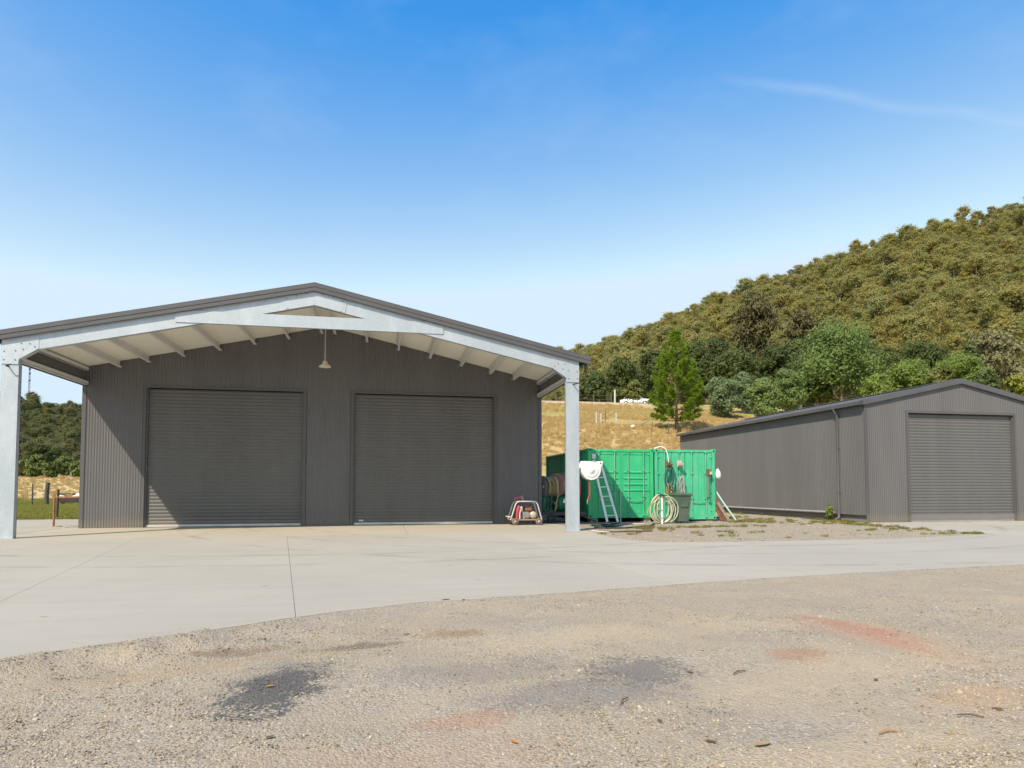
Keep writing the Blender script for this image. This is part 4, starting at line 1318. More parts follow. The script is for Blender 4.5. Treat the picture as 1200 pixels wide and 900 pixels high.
# ------------------------------------------------------------------ vegetation
def leaf_mat(name, cols, trans=.25, scale=.5, rough=.55):
    m, t, b = new_mat(name)
    p = t.pos()
    oi = t.n('ShaderNodeObjectInfo')
    r_ = oi.outputs['Random']
    n = len(cols)
    stops = [(i / max(1, n - 1), c) for i, c in enumerate(cols)]
    f = t.math('ADD', t.math('MULTIPLY', r_, .75), t.math('MULTIPLY', t.math('SUBTRACT', t.noise(p, scale, 3, .6), .5), .9), True)
    c = t.ramp(f, stops)
    c = t.mix(t.rng(t.noise(p, 5.0, 2), .35, .7, 0, .45), c, tuple(q * 1.5 for q in cols[-1]))
    t.l(c, b.inputs['Base Color'])
    b.inputs['Roughness'].default_value = rough
    b.inputs['Specular IOR Level'].default_value = .25
    tr = t.n('ShaderNodeBsdfTranslucent'); t.l(t.mix(.5, c, cols[-1]), tr.inputs[0])
    mx = t.n('ShaderNodeMixShader'); mx.inputs[0].default_value = trans
    out = m.node_tree.nodes['Material Output']
    t.l(b.outputs[0], mx.inputs[1]); t.l(tr.outputs[0], mx.inputs[2]); t.l(mx.outputs[0], out.inputs[0])
    return m


LEAF = {
    'gum': leaf_mat('gum_leaves', [(0.250, 0.265, 0.080), (0.340, 0.310, 0.085), (0.390, 0.315, 0.080), (0.270, 0.295, 0.110), (0.340, 0.345, 0.100), (0.170, 0.190, 0.060), (0.420, 0.370, 0.140)], 0.48, .12),
    'dense': leaf_mat('dense_leaves', [(0.055, 0.075, 0.020), (0.080, 0.105, 0.028), (0.115, 0.140, 0.038)], 0.35, .3),
    'spread': leaf_mat('spread_leaves', [(0.135, 0.200, 0.055), (0.185, 0.265, 0.068), (0.215, 0.290, 0.080)], 0.4, .35),
    'silver': leaf_mat('silver_leaves', [(0.120, 0.170, 0.075), (0.160, 0.215, 0.095), (0.190, 0.245, 0.110)], 0.35, .4),
    'pale': leaf_mat('pale_leaves', [(0.130, 0.190, 0.055), (0.175, 0.240, 0.072), (0.210, 0.270, 0.085)], 0.35, .4),
    'olive': leaf_mat('olive_leaves', [(0.104, 0.124, 0.029), (0.156, 0.169, 0.042), (0.195, 0.195, 0.052)], .25, .4),
    'bright': leaf_mat('bright_leaves', [(0.130, 0.190, 0.035), (0.180, 0.250, 0.050), (0.230, 0.290, 0.065)], 0.4, .4),
    'gold': leaf_mat('gold_leaves', [(0.154, 0.176, 0.022), (0.220, 0.231, 0.033), (0.275, 0.275, 0.044)], .3, .4),
    'round': leaf_mat('round_leaves', [(0.065, 0.090, 0.026), (0.090, 0.120, 0.035), (0.120, 0.150, 0.045)], .25, .4),
    'gumdark': leaf_mat('dark_gum_leaves', [(0.063, 0.063, 0.026), (0.090, 0.083, 0.030), (0.128, 0.108, 0.039)], .2, .25),
    'gumpale': leaf_mat('pale_gum_leaves', [(0.140, 0.147, 0.063), (0.196, 0.189, 0.084), (0.238, 0.217, 0.105)], .25, .3),
    'bush': leaf_mat('bush_leaves', [(0.080, 0.115, 0.028), (0.120, 0.160, 0.036), (0.170, 0.200, 0.050)], .25, .3),
    'gumfar': leaf_mat('far_gum_leaves', [(0.115, 0.140, 0.050), (0.155, 0.175, 0.060), (0.200, 0.200, 0.070), (0.230, 0.210, 0.080)], 0.42, .12),  # left hill leaves: greener olive, with some of the slope's shade in the colour
    'pine': leaf_mat('pine_needles', [(0.140, 0.240, 0.020), (0.210, 0.310, 0.028), (0.280, 0.360, 0.040)], 0.45, .7, .45),
}
def bark_mat(name, a, b_):
    m, t, b = new_mat(name)
    p = t.pos()
    t.l(t.mix(t.rng(t.noise(t.mapped(p, (3, 3, .5)), 1.5, 4), .35, .65), a, b_), b.inputs['Base Color'])
    b.inputs['Roughness'].default_value = .9
    return m
BARK = bark_mat('grey_bark', (.16, .125, .095), (.27, .225, .18))
PALEBARK = bark_mat('pale_gum_bark', (.33, .28, .22), (.55, .49, .41))
PINEBARK = bark_mat('pine_bark', (.11, .075, .05), (.2, .14, .10))


def leaves(centres, radii, n, size, seed, droop=.0, aspect=2.0, flat=1.0, soft=0.0):
    """n small leaf-clump faces spread through the given lobes, mostly near their skins."""
    g = np.random.default_rng(seed)
    C = np.asarray(centres, float); Rr = np.asarray(radii, float)
    wgt = (Rr[:, 0] * Rr[:, 1] * Rr[:, 2]) ** (2 / 3); wgt /= wgt.sum()
    k = g.choice(len(C), n, p=wgt)
    d = g.normal(size=(n, 3)); d /= np.linalg.norm(d, axis=1)[:, None]
    # clumps inside a lobe: pull points towards random sub-centres so gaps appear
    sub = g.normal(size=(len(C), 14, 3)); sub /= np.linalg.norm(sub, axis=2)[:, :, None]
    sel = sub[k, g.integers(0, 14, n)]
    d = d * .55 + sel * .75
    d /= np.linalg.norm(d, axis=1)[:, None]
    rad = .45 + .6 * g.random(n) ** .6
    rad = rad * (1 - soft) + soft * np.abs(g.normal(0, .75, n))
    P = C[k] + d * Rr[k] * rad[:, None] + g.normal(size=(n, 3)) * Rr[k] * .22 * soft
    nrm = d * 1.1 + g.normal(size=(n, 3)) * .5 + np.array([-.12, -.12, .35])
    nrm /= np.linalg.norm(nrm, axis=1)[:, None]
    up = g.normal(size=(n, 3)) + np.array([0, 0, -droop * 3])
    u = np.cross(nrm, up); u /= np.linalg.norm(u, axis=1)[:, None]
    v = np.cross(nrm, u)
    s_ = size * (.6 + .8 * g.random(n))[:, None]
    a = u * s_ * .5; b = v * s_ * .5 * aspect * flat
    bend = nrm * s_ * .15
    V = np.stack([P - b, P + a - bend, P + b, P - a - bend], 1).reshape(-1, 3)
    F = np.arange(4 * n).reshape(n, 4)
    return V, F


def limbs(h, base_r, lobes, seed, lean=0.0):
    """Tapered trunk with limbs that reach into the lobes."""
    rr = random.Random(seed)
    mb = MB()
    top = Vector((lean * h, 0, h * .80))
    pts = []
    for i in range(7):
        f = i / 6
        pts.append((top.x * f + rr.uniform(-.02, .02) * h * f, rr.uniform(-.02, .02) * h * f, top.z * f - (.3 if i == 0 else 0)))
    mb.tube(pts, [base_r * (1.25 if i == 0 else 1 - .75 * i / 6) for i in range(7)], 7)
    for c in lobes:
        f = min(.9, max(.25, (c[2] / h) - .28))
        i = min(5, int(f / .8 * 6)); a = Vector(pts[i])
        c = Vector(c); m = a.lerp(c, .55) + Vector((rr.uniform(-.1, .1) * h * .3, rr.uniform(-.1, .1) * h * .3, -.03 * h))
        mb.tube([a, a.lerp(m, .5) + Vector((0, 0, -.01 * h)), m, a.lerp(c, .95)], [base_r * .42, base_r * .32, base_r * .22, base_r * .06], 5)
    return mb


def crown_lobes(h, w, base, n, seed, shape='round'):
    rr = random.Random(seed)
    C, Q = [], []
    ch = h - base
    for i in range(n):
        f = (i + .5) / n
        zz = base + ch * (.12 + .76 * f)
        prof = {'round': math.sin(math.pi * (.15 + .72 * f)), 'tall': .55 + .45 * math.sin(math.pi * f), 'spread': .95 - .75 * max(0, f - .25), 'open': .5 + .5 * math.sin(math.pi * (.1 + .8 * f))}[shape]
        a = i * 2.4 + rr.uniform(-.5, .5)
        rd = w * .5 * prof * rr.uniform(.25, .68)
        C.append((rd * math.cos(a), rd * math.sin(a), zz))
        q = w * .5 * rr.uniform(.30, .46) * (1 if shape != 'open' else .8)
        Q.append((q, q, q * rr.uniform(.62, .85)))
    C.append((0, 0, h - w * .14)); Q.append((w * .2, w * .2, w * .14))
    return C, Q


KIND = {  # crown base fraction, lobes, shape, leaf size, leaves per m2 of crown, bark, droop
    'dense': (.14, 18, 'round', .23, 34, BARK, .2), 'spread': (.18, 26, 'spread', .19, 44, BARK, .3), 'silver': (.05, 18, 'round', .14, 80, BARK, .3),
    'pale': (.05, 18, 'round', .14, 80, BARK, .3), 'olive': (.1, 11, 'round', .22, 34, BARK, .3), 'bright': (.12, 17, 'round', .20, 36, BARK, .2),
    'gold': (.1, 10, 'round', .22, 30, BARK, .3), 'round': (.06, 12, 'round', .24, 36, BARK, .2), 'gumdark': (.32, 17, 'tall', .36, 15, PALEBARK, .8),
    'gumpale': (.25, 15, 'open', .28, 14, PALEBARK, .7), 'bush': (.0, 9, 'round', .24, 30, BARK, .2)}


SOFT = {'gumdark': .8, 'gumpale': .8, 'spread': .5, 'silver': .15, 'pale': .1, 'dense': .4}
def tree(name, kind, x, y, h, w, label, seed, group=None, cat='tree'):
    bf, nl, shape, ls, dens, bark, droop = KIND[kind]
    C, Q = crown_lobes(h, w, h * bf, nl, seed, shape)
    n = int(min(16000, dens * w * h * 2.2 * 1.7))
    V, F = leaves(C, Q, n, ls, seed, droop, soft=SOFT.get(kind, .35))
    e = tag(empty(name, (x, y, float(tz(x, y)) - .05)), label, cat, group)
    obj('crown', raw_mesh('crown', V, F, [LEAF[kind]]), e)
    limbs(h, max(.07, h * .016), C[::2] if nl > 8 else C, seed).build('trunk', bark, e)
    return e


TREES = [
 ('dense_tree','dense',36.1,94.8,8.2,6.8,'dark green tree at the upper end of the pale track'),
 ('round_tree','round',29.7,87.9,5.2,4.8,'rounded dark green tree just right of the canopy eave'),
 ('olive_tree','olive',32.2,80.6,2.9,3.3,'small olive-yellow round tree beside the white car'),
 ('dense_tree','dense',43.1,98.5,10.4,6.6,'tall dark tree standing left behind the pine'),
 ('dense_tree','dense',47.1,92.6,11.0,6.8,'tall dark tree right behind the tip of the pine'),
 ('dense_tree','dense',53.5,96.5,12.7,8.3,'tallest dark tree to the right of the pine'),
 ('silver_bush','silver',36.0,64.3,4.4,5.0,'large grey-green bush next to the pine, leaning over the shed roof'),
 ('silver_bush','silver',41.4,69.3,5.0,3.8,'narrow grey-green bush behind the two rounded bushes'),
 ('pale_bush','pale',38.1,59.8,4.9,4.2,'pale green egg-shaped bush behind the right shed roof'),
 ('spreading_tree','spread',58.3,74.1,11.6,13.7,'broad light green spreading tree, the biggest behind the right shed'),
 ('pale_bush','pale',47.9,70.1,5.5,5.1,'pale green low bush at the left foot of the broad spreading tree'),
 ('gum_tree','gumdark',70.7,113.5,25.0,9.2,'tall dark brownish gum rising above the belt, left one of two'),
 ('gum_tree','gumdark',84.0,118.0,23.5,9.5,'tall dark brownish gum rising above the belt, right one of two'),
 ('dense_tree','dense',48.9,84.1,8.4,9.2,'broad mid-green tree behind the grey-green bush'),
 ('dense_tree','dense',56.0,84.8,9.3,8.9,'broad mid-green tree behind the egg-shaped bush'),
 ('dense_tree','dense',70.8,100.2,13.8,8.3,'dark tree behind the left shoulder of the spreading tree'),
 ('dense_tree','dense',92.2,96.0,13.5,13.0,'very wide dark tree above the ridge of the right shed'),
 ('bright_tree','bright',70.0,75.9,7.2,7.9,'bright green tree directly right of the spreading tree'),
 ('bright_tree','bright',84.0,81.3,8.8,9.1,'bright green tree above the right shed ridge'),
 ('pale_gum','gumpale',97.4,86.8,13.8,10.9,'pale olive gum with bare branches near the right edge'),
 ('gold_tree','gold',77.0,66.4,6.0,4.6,'yellow-green tree at the far right edge over the roof'),
 ('dense_tree','dense',82.2,93.9,11.7,7.4,'dark tree showing over the bright green tree right of the spreading one'),
 ('dense_tree','dense',83.9,100.7,14.0,7.9,'dark tree behind the right shoulder of the spreading tree'),
 ('dense_tree','dense',34.1,105.4,6.5,5.8,'far dark tree next to the canopy eave'),
 ('dense_tree','dense',106.6,99.3,14.7,8.7,'dark tree behind the pale olive gum'),
 ('olive_tree','olive',69.3,69.9,6.6,4.7,'olive tree between the bright trees over the shed ridge'),
 ('bright_tree','bright',59.9,69.7,5.4,5.1,'low bright green tree in front of the spreading tree on its right'),
 ('dense_tree','dense',56.6,76.5,6.0,5.6,'low dark tree under the left side of the spreading tree'),
 ('round_tree','round',77.0,70.4,6.4,4.9,'rounded green tree low at the right edge behind the roof'),
]
for i, (nm, k, x, y, h, w, lb) in enumerate(TREES):
    tree(nm, k, x, y, h, w, lb, 100 + i, 'trees behind the right shed')
LBUSH = ((-55.4, 109.8, 2.8, 3.6), (-52.1, 107.1, 2.5, 3.7), (-51.6, 110.1, 3.4, 3.6), (-46.3, 102.9, 2.3, 3.1), (-48.6, 111.5, 3.2, 3.6), (-43.5, 104.4, 2.4, 3.4), (-43.3, 108.4, 3.0, 3.6), (-49.5, 104.0, 1.7, 2.4), (-45.0, 113.0, 4.4, 4.0), (-53.5, 115.5, 5.0, 4.4))
for i, (x, y, h, w) in enumerate(LBUSH):
    tree('green_bush', 'bush' if i < 8 else 'dense', x, y, h, w, ('lowest bush hidden behind the left canopy post', 'light green bush just right of the left canopy post', 'taller light green bush behind the slim fence post', 'low light green bush above the thick timber post', 'tall bush behind the low bush above the thick timber post', 'light green bush left of the shed corner below the hill', 'light green bush half behind the left shed corner', 'smallest bush at the edge of the golden field', 'dark bush behind the others near the shed corner', 'dark bush behind the others near the canopy post')[i], 300 + i, 'bushes below the left hill', 'bush')


# --- the pine
def pine(x, y, h, w, label):
    e = tag(empty('pine_tree', (x, y, float(tz(x, y)) - .05)), label, 'tree')
    rr = random.Random(5); g = np.random.default_rng(5)
    tk = MB()
    tk.tube([(0, 0, -.3), (.03, 0, h * .15), (-.03, .02, h * .4), (.02, 0, h * .7), (0, 0, h * .97)], [.19, .15, .12, .07, .015], 8)
    tips = []
    z = h * .10
    while z < h * .97:
        f = (z - h * .10) / (h * .87)
        L = w * .5 * (1.0 - f) ** .8 * (1 if f > .1 else .75)
        nb = 6 if f < .75 else 5
        a0 = rr.uniform(0, 6.3)
        for b in range(nb):
            a = a0 + 2 * math.pi * b / nb + rr.uniform(-.25, .25)
            l = L * rr.uniform(.7, 1.12) + .12
            rise = .10 + .30 * f + rr.uniform(-.06, .1)
            p0 = Vector((0, 0, z)); d = Vector((math.cos(a), math.sin(a), 0))
            p1 = p0 + d * l * .5 + Vector((0, 0, l * rise * .25)); p2 = p0 + d * l + Vector((0, 0, l * (rise + .12)))
            tk.tube([p0, p1, p2], [.028 * (1 - f) + .012, .018, .008], 4, cap=False)
            m = max(2, int(l / .30))
            for k in range(m):
                q = .45 + .55 * (k + 1) / m
                c = p1.lerp(p2, (q - .5) * 2) if q > .5 else p0.lerp(p1, q * 2)
                for s_ in range(2):
                    off = Vector((rr.uniform(-.16, .16), rr.uniform(-.16, .16), rr.uniform(-.03, .14)))
                    tips.append((*(c + off), d.x, d.y, .75))
        z += h * .051 * rr.uniform(.85, 1.2)
    tips.append((0, 0, h, 0, 0, 1)); tips.append((.05, 0, h * .97, 0, 0, 1))
    T_ = np.array(tips); nt = len(T_); per = 32
    P = np.repeat(T_[:, :3], per, 0)
    D = g.normal(size=(nt * per, 3)) * .75 + np.repeat(T_[:, 3:], per, 0) * .75
    D /= np.linalg.norm(D, axis=1)[:, None]
    S_ = g.normal(size=D.shape); W_ = np.cross(D, S_); W_ /= np.linalg.norm(W_, axis=1)[:, None]
    ln = (.20 + .20 * g.random(len(D)))[:, None]
    V = np.stack([P - W_ * .012, P + D * ln * .55 + W_ * .028, P + D * ln, P + D * ln * .5 - W_ * .028], 1).reshape(-1, 3)
    obj('crown', raw_mesh('crown', V, np.arange(len(V)).reshape(-1, 4), [LEAF['pine']]), e)
    tk.build('trunk', PINEBARK, e)
pine(25.7, 54.1, 9.0, 5.7, 'bright green pine tree standing alone on the golden slope')


# --- gum forest on the hills
gum = []
for i in range(6):
    h = (11, 13, 9.5, 12, 10, 14)[i]; w = (6.5, 7.0, 6.0, 7.5, 5.5, 6.5)[i]
    C, Q = crown_lobes(h, w, h * (.40, .45, .35, .42, .3, .5)[i], 11, 500 + i, ('round', 'tall', 'open', 'round', 'open', 'tall')[i])
    V, F = leaves(C, Q, 3200, .27, 500 + i, .6, 1.8, soft=1.0)
    cm = raw_mesh('crown', V, F, [LEAF['gum']])
    LV, LF_ = V, F
    tm = limbs(h, .17, C[::2], 500 + i, (.03, -.04, .05, 0, -.05, .02)[i]).mesh('trunk', PALEBARK)
    # joined copy for the uncountable part of the wood
    tv = np.array([v.co[:] for v in tm.vertices]); tf = [tuple(p.vertices) for p in tm.polygons if len(p.vertices) == 4]
    tf = np.array(tf)
    jm = raw_mesh('gum_tree', np.vstack([V, tv]), np.vstack([F, tf + len(V)]), [LEAF['gum'], PALEBARK], np.r_[np.zeros(len(F)), np.ones(len(tf))])
    jm2 = jm.copy(); jm2.materials[0] = LEAF['gumfar']
    gum.append((cm, tm, jm, jm2))

cand = []
st = 3.2
gx = np.arange(-260, 430, st); gy = np.arange(88, 470, st)
XX, YY = np.meshgrid(gx, gy); XX = XX.ravel() + rng.uniform(-.48, .48, XX.size) * st; YY = YY.ravel() + rng.uniform(-.48, .48, YY.size) * st
lf = (XX < 0) & (YY > 130)
XX = np.r_[XX, XX[lf] + 1.7]; YY = np.r_[YY, YY[lf] + 1.5]
ang = np.degrees(np.arctan2(XX, YY))
dist = np.hypot(XX, YY)
s_r = (XX - 98) * .807 - (YY - 388) * .588; d_r = -(XX - 98) * .588 - (YY - 388) * .807
right_m = (ang > 10) & (ang < 56) & (d_r > -22) & (YY > 104) & (XX > 28)
left_m = (ang > -33) & (rng.random(XX.size) < 1) & (ang < -18.5) & (YY > 142) & (dist < 345)
keep = (right_m | left_m) & (vnoise(XX, YY, .045) * .6 + rng.random(XX.size) * .6 > .28)
HX, HY = XX[keep], YY[keep]
HZ = tz(HX, HY) - .2
dist = dist[keep]
nH = len(HX)
hs_ = np.where(rng.random(nH) < .15, rng.uniform(.75, 1.05, nH), rng.uniform(.32, .72, nH)) * np.where(HX < 0, .5, 1.0) * np.where((d_r[keep] < 16) & (HX > 0), .68, 1.0)
hi_ = rng.integers(0, 6, nH); hr_ = rng.uniform(0, 6.28, nH)
order = np.argsort(dist + rng.uniform(0, 40, nH) + np.where(HX < 0, 150, 0))
single = np.zeros(nH, bool); single[order[:150]] = True
for i in np.nonzero(single)[0]:
    e = empty('gum_tree', (HX[i], HY[i], HZ[i]), hr_[i])
    e.scale = (hs_[i],) * 3
    if HX[i] > 0:
        tag(e, 'olive gum tree in the forest low on the right hillside', 'tree', 'gum trees low on the right hillside')
    else:
        tag(e, 'olive gum tree in the forest on the left hillside', 'tree', 'gum trees on the left hillside')
    cm, tm = gum[hi_[i]][:2]
    obj('crown', cm, e); obj('trunk', tm, e)
for side, nm, lb, k in ((HX > 0, 'gum_forest', 'olive and gold gum forest covering the right hillside', 2), (HX <= 0, 'gum_forest', 'darker green gum forest covering the left hillside', 3)):
    r_ = ~single & side
    fo = scatter(nm, np.stack([HX, HY, HZ], 1)[r_], np.stack([rng.uniform(-.06, .06, nH), rng.uniform(-.06, .06, nH), hr_], 1)[r_],
                 np.stack([hs_ * rng.uniform(1.05, 1.6, nH), hs_ * rng.uniform(1.05, 1.6, nH), hs_ * rng.uniform(.8, 1.2, nH)], 1)[r_], hi_[r_], [g[k] for g in gum])
    stuff(fo, lb, 'forest')

# radio mast on the left hill
mx, my = -148.6, 309.0
mz = float(tz(mx, my))
mast = tag(empty('radio_mast', (mx, my, mz)), 'thin lattice radio mast on top of the left hill', 'mast')
MASTM = paint('mast_steel', (.22, .22, .23), .6)
for a in (0, 2.094, 4.189):
    MB().tube([(.45 * math.cos(a), .45 * math.sin(a), 0), (.22 * math.cos(a), .22 * math.sin(a), 21)], .07, 5).build('mast_leg', MASTM, mast)
for k in range(14):
    z = k * 1.5; q = .45 - .23 * z / 21
    pts = [(q * math.cos(a), q * math.sin(a), z + (.75 if i % 2 else 0)) for i, a in enumerate((0, 2.094, 4.189, 6.283, 8.377, 10.47))]
    MB().tube(pts, .045, 4).build('lattice_brace', MASTM, mast)
for z in (15.5, 18.5, 20.5):
    MB().lathe([(0, -.5), (.42, -.5), (.42, .5), (0, .5)], (0, 0, z), 'z', 8).build('antenna_drum', MASTM, mast)


# ------------------------------------------------------------------ grass, weeds
def blade_mesh(name, n, h, spread, w, mat, seed, lean=.45):
    g = np.random.default_rng(seed)
    a = g.uniform(0, 6.28, n); r0 = spread * np.sqrt(g.random(n))
    B = np.stack([r0 * np.cos(a), r0 * np.sin(a), np.full(n, -.02)], 1)
    a2 = g.uniform(0, 6.28, n); hh = h * g.uniform(.5, 1.1, n); le = lean * hh * g.random(n)
    D = np.stack([np.cos(a2) * le, np.sin(a2) * le, hh], 1)
    M_ = B + D * np.array([.35, .35, .55])
    Wd = np.stack([-np.sin(a2), np.cos(a2), np.zeros(n)], 1) * (w * g.uniform(.6, 1.2, n))[:, None]
    V = np.stack([B - Wd, B + Wd, M_ + Wd * .7, B + D, M_ - Wd * .7], 1).reshape(-1, 3)
    F = np.arange(5 * n).reshape(n, 5)
    return raw_mesh(name, V, F, [mat])


GOLDG = leaf_mat('dry_grass', [(0.400, 0.280, 0.110), (0.520, 0.380, 0.165), (0.600, 0.450, 0.210)], .25, .3, .7)
GREENG = leaf_mat('green_grass', [(0.210, 0.235, 0.050), (0.310, 0.320, 0.070), (0.430, 0.390, 0.110)], 0.4, .6, .6)
WEED = leaf_mat('weed_leaves', [(0.130, 0.140, 0.035), (0.200, 0.200, 0.050), (0.300, 0.260, 0.090)], .3, .8, .6)
gp = [blade_mesh('dry_tussock', 46, .42, .30, .014, GOLDG, 40 + i) for i in range(3)]
n = 15000
px_ = rng.uniform(-4, 40, n); py_ = 30 + 50 * rng.random(n) ** 1.25
ok = (px_ / py_ > .12) & (px_ / py_ < .62) & ~((px_ > 15.8) & (px_ < 24.6) & (py_ < 34.4)) & ~((py_ > 75.5)) & ~((px_ < 12) & (py_ < 28)) & (vnoise(px_, py_, .22) > .25)
px_, py_ = px_[ok], py_[ok]
lx = rng.uniform(-62, -16, 3500); ly = rng.uniform(50, 112, 3500)
ok = (lx / ly < -.33) & (lx / ly > -.62)
px_ = np.r_[px_, lx[ok]]; py_ = np.r_[py_, ly[ok]]
n = len(px_)
sc = rng.uniform(.45, 1.05, n) * np.where(py_ > 62, .75, 1)
o = scatter('dry_grass', np.stack([px_, py_, gz(px_, py_)], 1), np.stack([np.zeros(n), np.zeros(n), rng.uniform(0, 6.28, n)], 1), np.stack([sc, sc, sc * rng.uniform(.6, 1.1, n)], 1), rng.integers(0, 3, n), gp)
stuff(o, 'dry golden grass on the paddock slopes', 'grass')
gg = [blade_mesh('green_tuft', 50, .16, .22, .009, GREENG, 60 + i, .8) for i in range(3)]
lx = rng.uniform(-32, -10, 12000); ly = rng.uniform(27.6, 52, 12000)
ok = (lx / ly < -.32) & (lx / ly > -.62) & (vnoise(lx, ly, .5) > .2)
lx, ly = lx[ok], ly[ok]; n = len(lx)
sc = rng.uniform(.6, 1.4, n)
o = scatter('green_grass', np.stack([lx, ly, gz(lx, ly)], 1), np.stack([np.zeros(n), np.zeros(n), rng.uniform(0, 6.28, n)], 1), np.stack([sc] * 3, 1), rng.integers(0, 3, n), gg)
stuff(o, 'short green grass beyond the left end of the slab', 'grass')
wp = [blade_mesh('weed_tuft', 40, .10, .12, .008, WEED, 80 + i, 1.0) for i in range(3)]
W_ = []
for cx, cy, sx_, sy_, k in ((15.1, 17.6, .22, 1.0, 36), (14.5, 16.1, .6, .25, 22), (15.0, 19.6, .4, .7, 20), (15.9, 21.0, .15, 1.0, 30), (16.0, 24.5, .10, 3.0, 40), (9.9, 18.3, .8, .12, 34), (7.6, 17.9, .35, .3, 26), (12.4, 20.8, .5, .3, 50), (13.6, 21.5, .7, 1.2, 60), (8.5, 16.0, 2, .9, 22), (14.8, 14.3, .7, .08, 20)):
    W_.append(np.stack([rng.normal(cx, sx_, k), rng.normal(cy, sy_, k)], 1))
W_ = np.vstack(W_)
ok = ~inside(APRON, W_[:, 0], W_[:, 1]) & (W_[:, 0] < 16.2)
W_ = W_[ok]; n = len(W_); sc = rng.uniform(.4, 1.2, n)
o = scatter('yard_weeds', np.c_[W_, gz(W_[:, 0], W_[:, 1])], np.stack([np.zeros(n), np.zeros(n), rng.uniform(0, 6.28, n)], 1), np.stack([sc] * 3, 1), rng.integers(0, 3, n), wp)
stuff(o, 'low weeds growing through the gravel by the right shed', 'weeds')
C, Q = crown_lobes(.55, .36, .05, 7, 77, 'round')
V, F = leaves(C, Q, 160, .09, 77, .2, 1.6)
wd = tag(empty('tall_weed', (15.95, 21.05, -.02)), 'leafy green weed growing at the foot of the downpipe', 'weed')
obj('foliage', raw_mesh('foliage', V, F, [LEAF['bright']]), wd)
MB().tube([(0, 0, 0), (.02, 0, .25), (.0, 0, .48)], [.012, .01, .004], 5).build('stem', LEAF['bright'], wd)


# ------------------------------------------------------------------ loose stones, leaves
def stone_mesh(seed):
    bm = bmesh.new()
    bmesh.ops.create_icosphere(bm, subdivisions=1, radius=.5)
    rr = random.Random(seed)
    for v in bm.verts:
        v.co *= rr.uniform(.75, 1.15)
        v.co.z *= .62; v.co.x *= 1.2
    me = bpy.data.meshes.new('pebble'); bm.to_mesh(me); bm.free()
    me.materials.append(STONE)
    return me
def stone_mat():
    m, t, b = new_mat('pebble')
    oi = t.n('ShaderNodeObjectInfo')
    c = t.ramp(oi.outputs['Random'], [(0, (.14, .115, .08)), (.2, (.27, .22, .155)), (.55, (.385, .315, .22)), (.8, (.44, .37, .27)), (.95, (.52, .46, .365)), (1, (.38, .23, .135))])
    gs = t.n('ShaderNodeGroup'); gs.node_tree = STAINS
    t.l(c, gs.inputs[0])
    t.l(t.mix(.82, c, gs.outputs[0]), b.inputs['Base Color'])
    b.inputs['Roughness'].default_value = .9
    b.inputs['Specular IOR Level'].default_value = .2
    return m
STONE = stone_mat()
n = 120000
yy = 2.4 + 7.0 * rng.random(n) ** 1.5
xx = yy * np.tan(R(11.15) + np.arctan(rng.uniform(-.86, .86, n)))
d = np.interp(xx, _ex, _ey) - yy
den = vnoise(xx, yy, .9) * .6 + vnoise(xx + 3, yy, 2.7) * .5 + np.exp(-((d - .35) / .3) ** 2) * .25 * sstep(.8, -1.5, xx)
ok = (d > -.03) & (rng.random(n) < np.clip((den - .40) * 2.8, .06, 1))
# a thin spill of grit on the slab edge
xs2 = rng.uniform(-2.6, 9.8, 5000); ds2 = -np.abs(rng.normal(0, .13, 5000)); ys2 = np.interp(xs2, _ex, _ey) - ds2
# and the patch in front of the containers
xp = rng.uniform(5.6, 15.6, 9000); yp = rng.uniform(13.2, 21.4, 9000)
okp = ~inside(APRON, xp, yp) & (xp > 5.6)
sx_ = np.r_[xx[ok], xs2, xp[okp]]; sy_ = np.r_[yy[ok], ys2, yp[okp]]
n = len(sx_)
sz = (.005 + .010 * rng.random(n) ** 2.4)
big = rng.random(n) < .012
sz[big] *= rng.uniform(1.3, 2.2, big.sum())
nx0 = ok.sum()
sz[nx0:nx0 + 5000] *= .55
sz[nx0 + 5000:] *= 2.0
zz = gz(sx_, sy_); zz = np.where(zz < -.05, 0.0, zz) + sz * .12
o = scatter('gravel', np.stack([sx_, sy_, zz], 1), rng.uniform(-.5, .5, (n, 3)) * np.array([1, 1, 0]) + np.stack([np.zeros(n), np.zeros(n), rng.uniform(0, 6.28, n)], 1),
            np.stack([sz * rng.uniform(.8, 1.4, n), sz * rng.uniform(.8, 1.3, n), sz * rng.uniform(.7, 1.2, n)], 1), rng.integers(0, 5, n), [stone_mesh(900 + i) for i in range(5)])
stuff(o, 'loose grey and tan gravel over the foreground yard', 'gravel')


def leaf_litter(x, y, rot, size, mat, label, curl=.25):
    pts = [(-.5, 0), (-.3, .16), (0, .22), (.3, .13), (.55, 0), (.3, -.14), (0, -.2), (-.3, -.15)]
    mb = MB()
    top = [(px, py, .03 + curl * (abs(py) * 1.2 + px * px * .35)) for px, py in pts]
    c = [(-.25, 0, .015), (.25, 0, .015)]
    mb.add(top + c, [(0, 1, 8), (1, 2, 8), (2, 9, 8), (2, 3, 9), (3, 4, 9), (4, 5, 9), (5, 6, 9), (6, 8, 9), (6, 7, 8), (7, 0, 8)], True)
    mb.tube([(-.5, 0, .05), (-.72, .03, .06)], .012, 4)
    o = tag(mb.build('dry_leaf', mat), label, 'leaf', 'dry leaves on the gravel')
    o.location = (x, y, float(gz(x, y)) + .006); o.rotation_euler = (0, 0, rot); o.scale = (size,) * 3
    return o
LF1 = paint('leaf_orange', (.45, .22, .06), .7); LF2 = paint('leaf_brown', (.15, .07, .035), .75); LF3 = paint('leaf_tan', (.32, .22, .10), .75)
